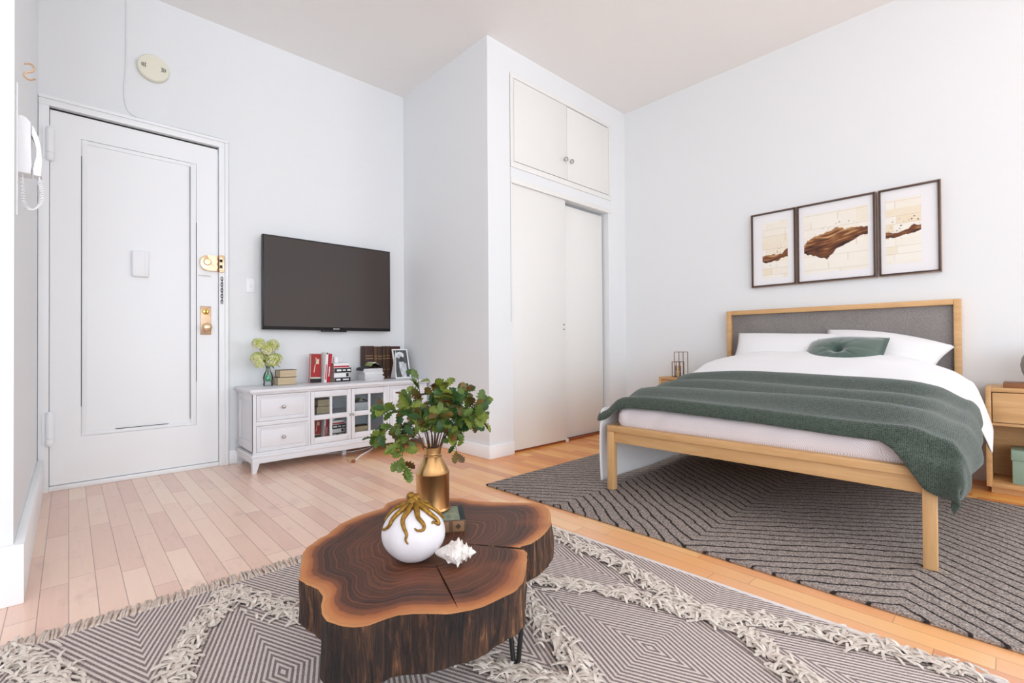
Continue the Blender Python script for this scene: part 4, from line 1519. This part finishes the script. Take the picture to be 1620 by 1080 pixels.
# ------------------------------------------------------------------ coffee table
TZ, TT = .31, .119
OUT = [(0.400, 1.175), (0.412, 1.202), (0.454, 1.306), (0.474, 1.335), (0.522, 1.373), (0.549, 1.384), (0.614, 1.442), (0.682, 1.470), (0.737, 1.477), (0.780, 1.480), (0.815, 1.519), (0.866, 1.531), (0.917, 1.514), (0.953, 1.470), (0.997, 1.415), (1.035, 1.376), (1.049, 1.318), (1.090, 1.265), (1.157, 1.191), (1.185, 1.164), (1.196, 1.121), (1.174, 1.077), (1.133, 1.032), (1.086, 0.988), (1.040, 0.960), (0.984, 0.938), (0.935, 0.927), (0.900, 0.934), (0.888, 0.895), (0.861, 0.868), (0.823, 0.833), (0.773, 0.792), (0.740, 0.776), (0.692, 0.773), (0.641, 0.776), (0.607, 0.784), (0.566, 0.806), (0.539, 0.834), (0.517, 0.856), (0.491, 0.871), (0.461, 0.877), (0.430, 0.880), (0.406, 0.895), (0.390, 0.918), (0.378, 0.952), (0.381, 0.986), (0.391, 1.015), (0.408, 1.051), (0.414, 1.090), (0.401, 1.131), (0.398, 1.159)]
CPT = Vector((0.734, 1.157))
CR1, CR2 = -0.9657, -1.9470       # angles of the two radial cracks
table = thing('coffee_table', 'live edge coffee table of one thick dark tree slice on hairpin legs', 'table', (CPT.x, CPT.y, 0))
def ray_r(th):
    d = Vector((cos(th), sin(th)))
    best = 0
    n = len(OUT)
    for i in range(n):
        a = Vector(OUT[i])-CPT; b_ = Vector(OUT[(i+1) % n])-CPT
        e = b_-a
        den = d.x*e.y-d.y*e.x
        if abs(den) < 1e-12:
            continue
        t_ = (a.x*e.y-a.y*e.x)/den
        s_ = (a.x*d.y-a.y*d.x)/den
        if t_ > 0 and -1e-6 <= s_ <= 1+1e-6:
            best = max(best, t_)
    return best
angs = [2*PI*i/420 for i in range(420)]
cw1, cw2 = .020, .010
for c, w_ in ((CR1, cw1), (CR2, cw2)):
    c %= 2*PI
    angs = [a for a in angs if abs(((a-c+PI) % (2*PI))-PI) > w_*1.6]
    angs += [(c+k*w_) % (2*PI) for k in (-1.5, -1.05, -1, -.3, 0, .3, 1, 1.05, 1.5)]
angs = sorted(angs)
def crack(th):
    for c, w_, rin in ((CR1, cw1, .22),):
        d = abs(((th-c+PI) % (2*PI))-PI)
        if d < w_*1.02:
            return rin+(1-rin)*sstep(.3*w_, 1.0*w_, d)*0 if d < w_*.99 else 1
    return 1
R0 = [ray_r(a)*(1+.006*noise3(cos(a)*14, sin(a)*14, 1)) for a in angs]
RC = [r*crack(a) for r, a in zip(R0, angs)]
bm = NB()
lay = bm.verts.layers.float.new('ring')
NR = 26
cv = bm.verts.new((0, 0, TZ)); cv[lay] = 0
rows = []
for k in range(1, NR+1):
    f = k/NR
    row = []
    for a, r0, rc in zip(angs, R0, RC):
        dz = 0
        k2 = (((a-CR2+PI) % (2*PI))-PI)/cw2
        aa = a
        ring_ = f*rc/r0
        if abs(k2) < 1.6:          # a split carved into the wood, closed at both ends
            wp = max(.06, sin(PI*min(1, max(0, (f-.40)/.56)))**.8*.62/max(f, .3))
            aa = CR2+k2*cw2*(wp if abs(k2) < 1.2 else 1)
            if abs(k2) < .5 and .40 < f < .96:
                dz = -.03
                ring_ = .0
        v = bm.verts.new((cos(aa)*rc*f, sin(aa)*rc*f, TZ+dz))
        v[lay] = ring_
        row.append(v)
    rows.append(row)
n = len(angs)
for j in range(n):
    bm.faces.new((cv, rows[0][j], rows[0][(j+1) % n]))
    for A, Bq in zip(rows, rows[1:]):
        bm.faces.new((A[j], Bq[j], Bq[(j+1) % n], A[(j+1) % n]))
# bark side rows
side = [rows[-1]]
NS = 12
for k in range(1, NS+1):
    f = k/NS
    row = []
    for a, rc in zip(angs, RC):
        bulge = 1+.035*noise3(cos(a)*4, sin(a)*4, f*1.2+3)*f*1.6+.014*noise3(cos(a)*22, sin(a)*22, f*.8)*min(1, f*4)
        inset = 1-.10*sstep(.86, 1, f)-.004*f
        rr = rc*bulge*inset
        zb = TT*(1+.06*noise3(cos(a)*2.5, sin(a)*2.5, 8)+.24*math.exp(-((((a+2.45+PI) % (2*PI))-PI)/.5)**2))
        v = bm.verts.new((cos(a)*rr, sin(a)*rr, TZ-zb*f))
        v[lay] = 1
        row.append(v)
    side.append(row)
for A, Bq in zip(side, side[1:]):
    for j in range(n):
        f = bm.faces.new((A[j], Bq[j], Bq[(j+1) % n], A[(j+1) % n]))
        f.material_index = 1
bc = bm.verts.new((0, 0, TZ-TT*.97))
for j in range(n):
    f = bm.faces.new((bc, side[-1][(j+1) % n], side[-1][j])); f.material_index = 1

def slab_top():
    m, nt, b = nodes('slab_rings')
    a = nt.nodes.new('ShaderNodeAttribute'); a.attribute_name = 'ring'
    v = coord(nt)
    n1 = noise_n(nt, v, 7, 4, .6)
    n2 = noise_n(nt, v, 2.6, 3)
    rg = math_n(nt, 'ADD', a.outputs['Fac'], math_n(nt, 'MULTIPLY', math_n(nt, 'SUBTRACT', n1, .5), .11))
    rg = math_n(nt, 'ADD', rg, math_n(nt, 'MULTIPLY', math_n(nt, 'SUBTRACT', n2, .5), .16))
    base = ramp(nt, rg, [(0, (62, 37, 27)), (.35, (80, 47, 32)), (.62, (86, 50, 33)), (.80, (50, 28, 22)), (.875, (112, 62, 37)), (.925, (178, 108, 60)), (1, (200, 140, 86))])
    s = math_n(nt, 'SINE', math_n(nt, 'MULTIPLY', rg, 2*PI*24))
    s2 = math_n(nt, 'SINE', math_n(nt, 'MULTIPLY', rg, 2*PI*61))
    l = math_n(nt, 'ADD', math_n(nt, 'MULTIPLY', s, .5), math_n(nt, 'MULTIPLY', s2, .35))
    mr = nt.nodes.new('ShaderNodeMapRange')
    mr.inputs['From Min'].default_value = .0; mr.inputs['From Max'].default_value = .85
    nt.links.new(l, mr.inputs['Value'])
    # fade rings in the sapwood
    sap = nt.nodes.new('ShaderNodeMapRange')
    sap.inputs['From Min'].default_value = .86; sap.inputs['From Max'].default_value = .94
    sap.inputs['To Min'].default_value = .8; sap.inputs['To Max'].default_value = .12
    nt.links.new(rg, sap.inputs['Value'])
    fac = math_n(nt, 'MULTIPLY', mr.outputs[0], sap.outputs[0])
    c = mix_n(nt, fac, base, (46, 26, 20))
    n1d = nt.nodes.new('ShaderNodeTexNoise'); n1d.noise_dimensions = '1D'
    n1d.inputs['Scale'].default_value = 34; n1d.inputs['Detail'].default_value = 4; n1d.inputs['Roughness'].default_value = .7
    nt.links.new(rg, n1d.inputs['W'])
    bnd = nt.nodes.new('ShaderNodeMapRange')
    bnd.inputs['From Min'].default_value = .52; bnd.inputs['From Max'].default_value = .66; bnd.inputs['To Max'].default_value = .6
    nt.links.new(n1d.outputs['Fac'], bnd.inputs['Value'])
    c = mix_n(nt, math_n(nt, 'MULTIPLY', bnd.outputs[0], sap.outputs[0]), c, (142, 82, 50))
    hi = noise_n(nt, v, 5.5, 3)
    hm = nt.nodes.new('ShaderNodeMapRange')
    hm.inputs['From Min'].default_value = .5; hm.inputs['From Max'].default_value = .72; hm.inputs['To Max'].default_value = .55
    nt.links.new(hi, hm.inputs['Value'])
    c = mix_n(nt, hm.outputs[0], c, (140, 76, 44))
    nt.links.new(c, b.inputs['Base Color'])
    b.inputs['Roughness'].default_value = .55
    bump_n(nt, b, l, .04, .002)
    return m
def bark():
    m, nt, b = nodes('slab_bark')
    v = coord(nt, (1, 1, .10))
    f = noise_n(nt, v, 60, 5, .7, .8)
    g = noise_n(nt, coord(nt, (1, 1, .3)), 9, 3)
    ff = math_n(nt, 'ADD', math_n(nt, 'MULTIPLY', f, .65), math_n(nt, 'MULTIPLY', g, .35))
    nt.links.new(ramp(nt, ff, [(.38, (12, 8, 6)), (.48, (44, 27, 19)), (.56, (84, 53, 34)), (.66, (158, 114, 72))]), b.inputs['Base Color'])
    b.inputs['Roughness'].default_value = .8
    bump_n(nt, b, f, .8, .012)
    return m
obj('slab', bm, [slab_top(), bark()], table, 50, recalc=False)
# hairpin legs
def hairpin(x, y, out):
    bm = NB()
    c = Vector((x, y, 0)); d = Vector(out).normalized(); s = Vector((-d.y, d.x, 0))
    top = TZ-TT+.02
    z0 = BRZ+.006
    pts = [c-d*.03+s*.026+Vector((0, 0, top)), c+s*.007+Vector((0, 0, z0+.012)), c+s*.004+Vector((0, 0, z0+.002)), c-s*.004+Vector((0, 0, z0+.002)), c-s*.007+Vector((0, 0, z0+.012)), c-d*.03-s*.026+Vector((0, 0, top))]
    tube(bm, [p-Vector((CPT.x, CPT.y, 0)) for p in pts], .0066, 8)
    obj('hairpin_leg', bm, HAIRP, table)
for x, y, o in [(.865, .917, (-.68, -.73, 0)), (.50, 1.02, (-.8, -.5, 0)), (.70, 1.42, (-.4, .8, 0)), (1.08, 1.15, (.8, .4, 0))]:
    hairpin(x, y, o)

# old book, gold can, gourd, shell on the table
bx, by = .814, 1.226
t = thing('old_book', 'old book with a green cloth cover and brown patterned spine under the golden vase', 'book', (bx, by, TZ), -.57)
bw, bd, bh = .186, .124, .036
STAMP = M('dark_stamp', (70, 50, 36), .6)
bm = NB()
GREENC = M('green_cloth', (142, 148, 126), .8, var=(40, (96, 108, 92), (1, 1, 1)))
box(bm, -bw/2, bw/2, -bd/2, bd/2, 0, .003, .001); box(bm, -bw/2, bw/2, -bd/2, bd/2, bh-.003, bh, .001)
obj('cover', bm, GREENC, t)
bm = NB(); box(bm, bw/2-.016, bw/2+.0005, -bd/2-.0005, bd/2+.0005, bh-.0032, bh+.0006, .0005)
obj('cover_corner', bm, M('dark_teal_cloth', (40, 52, 54), .8), t)
obj('pages', B(-bw/2+.004, bw/2-.004, -bd/2+.003, bd/2-.004, .003, bh-.003), M('aged_pages', (190, 165, 130), .9), t)
bm = NB(); box(bm, -bw/2, bw/2, -bd/2-.002, -bd/2+.003, 0, bh, .001)
obj('spine', bm, M('brown_leather', (92, 68, 48), .6), t)
bm = NB()
for i in range(4):
    x0 = -bw/2+.012+i*.045
    box(bm, x0, x0+.034, -bd/2-.0032, -bd/2, .003, bh-.003, .001)
obj('spine_panel', bm, M('tan_leather', (134, 100, 70), .6), t)
for i in range(4):
    bm = NB()
    x0 = -bw/2+.012+i*.045+.017
    box(bm, -.006, .006, -.0008, .0008, -.006, .006, mtx=Matrix.Translation((x0, -bd/2-.0034, bh/2)) @ Matrix.Rotation(PI/4, 4, 'Y'))
    obj('spine_ornament', bm, STAMP, t, label='small diamond stamp')

vx, vy, vz = .836, 1.262, TZ+.037
t = thing('milk_can_vase', 'golden milk can vase standing on the old book', 'vase', (vx, vy, vz))
bm = NB()
lathe(bm, [(.049, 0), (.0535, .002), (.0545, .006), (.0525, .010), (.0515, .013), (.0515, .112), (.053, .115), (.053, .118), (.0505, .121), (.047, .13), (.030, .163), (.0275, .167), (.029, .169), (.029, .172), (.0262, .175), (.026, .180), (.0282, .196), (.0295, .197), (.0275, .197), (.0245, .18), (.025, .165), (.045, .125), (.048, .02), (.002, .014)], 48)
obj('can_body', bm, GOLD, t, 30)

# oak branches
cy, sy = cos(.7525), sin(.7525)
RT_, DP_, UP_ = Vector((cy, -sy, 0)), Vector((sy, cy, 0)), Vector((0, 0, 1))
bq = thing('oak_bouquet', 'bouquet of green and brown oak branches in the golden vase', 'branches', (vx, vy, vz+.16))
OAKL = []
for i, (a, b_) in enumerate((((84, 104, 32), (58, 82, 26)), ((118, 126, 42), (76, 96, 32)), ((50, 84, 34), (34, 64, 28)), ((94, 96, 32), (116, 66, 30)), ((70, 78, 28), (98, 48, 28)))):
    OAKL.append(M('oak_leaf_%d' % i, a, .55, var=(45, b_, (1, 1, 1))))
def leaf_out(n=5):
    pts = [(0, .0)]
    L = []
    lob = [(.10, .10), (.16, .07), (.26, .24), (.34, .15), (.46, .34), (.55, .20), (.68, .36), (.76, .22), (.87, .24), (.93, .14), (1.0, .06)]
    return lob
def add_leaf(bm, p, d, nrm, ln, mi, bend):
    d = d.normalized(); s = nrm.cross(d).normalized(); nn = d.cross(s)
    lob = leaf_out()
    mid = [bm.verts.new(p)]
    Ls, Rs = [], []
    for t_, w_ in lob:
        c = p+d*ln*t_+nn*(-bend*ln*t_*t_)
        mid.append(bm.verts.new(c))
        w1 = w_*ln*(.9+.25*RN.random()); w2 = w_*ln*(.9+.25*RN.random())
        Ls.append(bm.verts.new(c-s*w1+nn*w1*.28)); Rs.append(bm.verts.new(c+s*w2+nn*w2*.28))
    for i in range(len(lob)):
        if i == 0:
            f1 = bm.faces.new((mid[0], mid[1], Ls[0])); f2 = bm.faces.new((mid[0], Rs[0], mid[1]))
        else:
            f1 = bm.faces.new((mid[i], mid[i+1], Ls[i], Ls[i-1])); f2 = bm.faces.new((mid[i], Rs[i-1], Rs[i], mid[i+1]))
        f1.material_index = mi; f2.material_index = mi
PXM = 1.99e-3
def P3(px, py, dep):       # offsets from the rim centre in picture-parallel metres
    return RT_*((px-686)*PXM)+UP_*((720-py)*PXM)+DP_*dep+Vector((0, 0, .035))
brs = [
    ([(684, 720), (672, 690), (650, 668), (625, 660), (607, 655)], -.02, 13),
    ([(682, 720), (660, 690), (632, 685), (612, 688), (603, 700)], -.05, 13),
    ([(684, 720), (674, 680), (668, 650), (664, 630), (661, 606)], .02, 7),
    ([(686, 720), (684, 680), (684, 650), (690, 625)], .0, 13),
    ([(687, 720), (694, 680), (703, 645), (712, 622)], -.03, 14),
    ([(688, 720), (704, 685), (724, 650), (738, 632)], .03, 13),
    ([(689, 720), (712, 685), (740, 660), (764, 650)], -.02, 15),
    ([(689, 720), (712, 695), (742, 682), (766, 682)], .02, 12),
    ([(682, 720), (664, 706), (647, 712), (643, 735), (652, 748)], -.06, 10),
    ([(690, 720), (706, 702), (720, 708), (727, 728)], -.03, 6),
    ([(686, 720), (678, 690), (662, 668), (655, 648)], -.06, 13),
    ([(687, 720), (692, 695), (700, 672), (704, 660)], -.09, 12),
    ([(685, 720), (676, 698), (660, 684), (640, 690), (630, 702)], .03, 12),
    ([(688, 720), (700, 690), (722, 672), (738, 668)], -.07, 12),
    ([(689, 720), (708, 692), (726, 690), (734, 700)], .0, 5),
    ([(687, 720), (688, 700), (682, 682), (676, 668)], -.08, 11),
    ([(687, 720), (696, 700), (712, 690), (722, 694)], -.08, 9),
    ([(685, 720), (668, 704), (650, 700), (636, 712)], -.07, 9),
    ([(687, 720), (700, 680), (716, 654), (726, 640)], -.06, 13),
    ([(686, 720), (674, 690), (652, 656), (640, 640)], .04, 12),
    ([(688, 720), (716, 684), (746, 662), (758, 668)], -.06, 11),
]
for bi, (pp, dep, nl) in enumerate(brs):
    m_ = len(pp)
    pts = [P3(px, py, dep*(i/(m_-1))) for i, (px, py) in enumerate(pp)]
    pts[0] = RT_*((pp[0][0]-686)*PXM*.8)+Vector((0, 0, -.02))
    sp = catmull(pts, 6)
    bm = NB()
    tube(bm, sp, [.0018*(1-.6*i/len(sp)) for i in range(len(sp))], 6)
    br_ = obj('branch', bm, STEM, bq)
    bm = NB()
    nl = int(nl*1.55)
    for k in range(nl):
        f = .42+.58*(k+.5)/nl if nl > 7 else .55+.45*(k+.5)/nl
        idx = f*(len(sp)-1)
        p = sp[int(idx)].lerp(sp[min(int(idx)+1, len(sp)-1)], idx % 1)
        tg = (sp[min(int(idx)+1, len(sp)-1)]-sp[max(int(idx)-1, 0)]).normalized()
        rd = Vector((RN.gauss(0, 1), RN.gauss(0, 1), RN.gauss(0, .8)))
        d = (tg*.75+rd.normalized()*.9).normalized()
        if d.dot(DP_) > .5:
            d = (d-DP_*.8).normalized()
        nr = (Vector((RN.gauss(0, .6), RN.gauss(0, .6), .7))-DP_*.7).normalized()
        if abs(nr.dot(d)) > .9:
            nr = d.orthogonal()
        add_leaf(bm, p, d, nr, .029+.018*RN.random(), RN.choice((0, 0, 1, 1, 2, 2, 3, 4)), RN.random()*.5)
    obj('foliage', bm, OAKL, br_, 180)

# octopus gourd
gx, gy = .652, 1.072
t = thing('octopus_gourd', 'round white gourd ornament with a golden octopus on top', 'ornament', (gx, gy, TZ))
GRX, GRZ = .0800, .0725
def gsurf(th, ph, off=0):     # ph polar from the top
    rib = 1+.018*cos(th*7)*sin(ph)
    r = (GRX+off)*rib*(1-.06*cos(ph)**2)
    return Vector((r*sin(ph)*cos(th), r*sin(ph)*sin(th), GRZ*.97+(GRZ+off)*cos(ph)*(1 if cos(ph) > -.88 else .97)))
bm = NB()
nt_, np_ = 64, 32
G = [[bm.verts.new(gsurf(2*PI*i/nt_, PI*(j+.35)/(np_+.0))) for i in range(nt_)] for j in range(np_)]
for A, Bq in zip(G, G[1:]):
    for i in range(nt_):
        bm.faces.new((A[i], A[(i+1) % nt_], Bq[(i+1) % nt_], Bq[i]))
bm.faces.new(G[0]); bm.faces.new(G[-1])
mn = min(v.co.z for v in bm.verts)
for v in bm.verts:
    v.co.z -= mn
obj('gourd', bm, GOURD, t, 180)
bm = NB()
va = math.atan2(-gy, -gx)      # direction to the room's near side
def tent(th0, segs, r0):
    pts, rr = [], []
    base = Vector((0, 0, .016))
    for q, (dth, ph) in enumerate(segs):
        pts.append(gsurf(th0+dth, ph, .004*(1-.3*q/len(segs)))-Vector((0, 0, mn)))
    sp = catmull(pts, 6)
    tube(bm, sp, [r0*(1-.82*(i/(len(sp)-1))**.8) for i in range(len(sp))], 8)
# th measured from the near side; negative = left as seen
L_ = 1
tent(va-.95, [(0.35, .10), (.1, .45), (-.05, .85), (-.05, 1.1), (-.28, 1.28), (-.42, 1.26)], .0095)
tent(va-.35, [(.1, .10), (.0, .45), (-.12, .80), (.0, 1.05), (.12, 1.25), (.10, 1.42), (.18, 1.55)], .0095)
tent(va+.18, [(0, .10), (.02, .45), (.0, .75), (.16, 1.0), (.12, 1.15), (-.06, 1.16), (-.16, 1.08)], .0095)
tent(va+.75, [(-.1, .10), (-.02, .45), (.08, .75), (.22, 1.0), (.20, 1.16), (.02, 1.02), (-.06, 1.06)], .0095)
tent(va+1.3, [(-.1, .1), (0, .5), (.1, .85), (.2, 1.1), (.3, 1.2)], .0085)
tent(va-1.7, [(.1, .1), (0, .5), (-.1, .9), (.0, 1.15)], .0085)
tent(va+2.2, [(0, .1), (0, .5), (.1, .9), (.0, 1.15)], .0085)
tent(va-2.6, [(0, .1), (0, .5), (-.1, .9), (.0, 1.15)], .0085)
top = 2*GRZ*.985
for c, r in (((0, 0, top-.006), .022), ((0, .002, top+.010), .016), ((-.005, .006, top+.018), .012), ((.008, -.002, top+.015), .010), ((-.010, -.006, top+.008), .012), ((.004, -.010, top+.0), .013), ((-.009, .004, top+.022), .008)):
    bmesh.ops.create_icosphere(bm, subdivisions=2, radius=r, matrix=Matrix.Translation(c))
obj('octopus', bm, OCTO, t, 180, label='antique gold octopus')

# conch shell
t = thing('conch_shell', 'spiky white conch shell lying in front of the white gourd', 'shell', (.708, .968, TZ))
bm = NB()
ax = (RT_*.93-DP_*.22).normalized()
e1 = UP_; e2 = ax.cross(e1).normalized()
def shp(s):
    return interp([(0, .005), (.05, .009), (.2, .016), (.4, .026), (.52, .0305), (.60, .029), (.66, .022), (.70, .0195), (.745, .0205), (.79, .015), (.83, .012), (.865, .012), (.90, .008), (.94, .006), (1, .001)], s)
NU, NV = 96, 72
LN = .108
def knob(a, n_, sharp):
    return max(0, cos(a*n_))**sharp
rowv = []
for i in range(NU+1):
    s = i/NU
    row = []
    for j in range(NV):
        a = 2*PI*j/NV
        r = shp(s)
        sk = .03*sin(a)
        r += knob(a+.2, 7, 4)*.0125*math.exp(-((s-.585-sk)/.036)**2)
        r += knob(a+.6, 7, 4)*.0065*math.exp(-((s-.745-sk*.6)/.022)**2)
        r += knob(a, 7, 4)*.005*math.exp(-((s-.865)/.018)**2)
        r += knob(a+.45, 7, 4)*.007*math.exp(-((s-.38)/.05)**2)
        r *= 1+.025*noise3(s*24, cos(a)*2, sin(a)*2)+.012*sin(s*150)
        p = ax*(s-.5)*LN+(e1*cos(a)*.86+e2*sin(a)*1.0)*r
        row.append(bm.verts.new(p))
    rowv.append(row)
for A, Bq in zip(rowv, rowv[1:]):
    for j in range(NV):
        bm.faces.new((A[j], A[(j+1) % NV], Bq[(j+1) % NV], Bq[j]))
bm.faces.new(rowv[0]); bm.faces.new(rowv[-1])
bmesh.ops.rotate(bm, cent=(0, 0, 0), matrix=Matrix.Rotation(-.10, 3, DP_), verts=bm.verts)
mz = min(v.co.z for v in bm.verts)
bmesh.ops.translate(bm, vec=(0, 0, -mz), verts=bm.verts)
obj('shell_body', bm, SHELL, t, 180)

# ------------------------------------------------------------------ camera, light
cam = bpy.data.cameras.new('camera')
co = bpy.data.objects.new('camera', cam)
COL.objects.link(co)
yaw, pitch, roll = .7525, .0085, -.0066
fw = Vector((sin(yaw), cos(yaw), 0)); rt = Vector((cos(yaw), -sin(yaw), 0)); up = Vector((0, 0, 1))
F_ = fw*cos(pitch)+up*sin(pitch); U0 = -fw*sin(pitch)+up*cos(pitch)
Rr = rt*cos(roll)+U0*sin(roll); Uu = -rt*sin(roll)+U0*cos(roll)
mw_ = Matrix((Rr, Uu, -F_)).transposed().to_4x4()
mw_.translation = Vector((0, 0, .86))
co.matrix_world = mw_
cam.sensor_width = 36
cam.lens = 748.57/1620*36
cam.clip_start = .02
SC.camera = co

def area(name, loc, rot, sx, sy, power, col):
    l = bpy.data.lights.new(name, 'AREA')
    l.shape = 'RECTANGLE'; l.size = sx; l.size_y = sy
    l.energy = power; l.color = col
    o = bpy.data.objects.new(name, l)
    COL.objects.link(o)
    o.location = loc; o.rotation_euler = rot
    return o
COOL = (.87, .945, 1.0)
for i, (a, b_) in enumerate(ops):
    area('window_daylight', ((a+b_)/2, YF-.2, (wz0+wz1)/2), (PI/2+.2, 0, 0), b_-a, wz1-wz0, (165, 95)[i], ((.78, .90, 1), (.86, .94, 1))[i])
area('window_daylight', (XF-.2, (wy0+wy1)/2, (wz0+wz1)/2), (PI/2+.2, 0, -PI/2), wy1-wy0, wz1-wz0, 125, COOL)
area('window_daylight', (XB+.2, -2.8, (wz0+wz1)/2), (PI/2+.2, 0, PI/2), 3.0, wz1-wz0, 165, (.80, .91, 1))  # added fill from the right, brightens the left wall and door side

w = bpy.data.worlds.new('sky')
SC.world = w
w.use_nodes = True
bg = w.node_tree.nodes['Background']
bg.inputs['Color'].default_value = (.75, .86, 1, 1)
bg.inputs['Strength'].default_value = 1.0

SC.view_settings.view_transform = 'Standard'
SC.view_settings.look = 'None'
SC.view_settings.gamma = 1
SC.view_settings.use_curve_mapping = False
SC.view_settings.exposure = -.42
SC.cycles.use_denoising = True
SC.cycles.max_bounces = 10
SC.cycles.diffuse_bounces = 6
SC.cycles.transparent_max_bounces = 12
SC.cycles.sample_clamp_indirect = 6
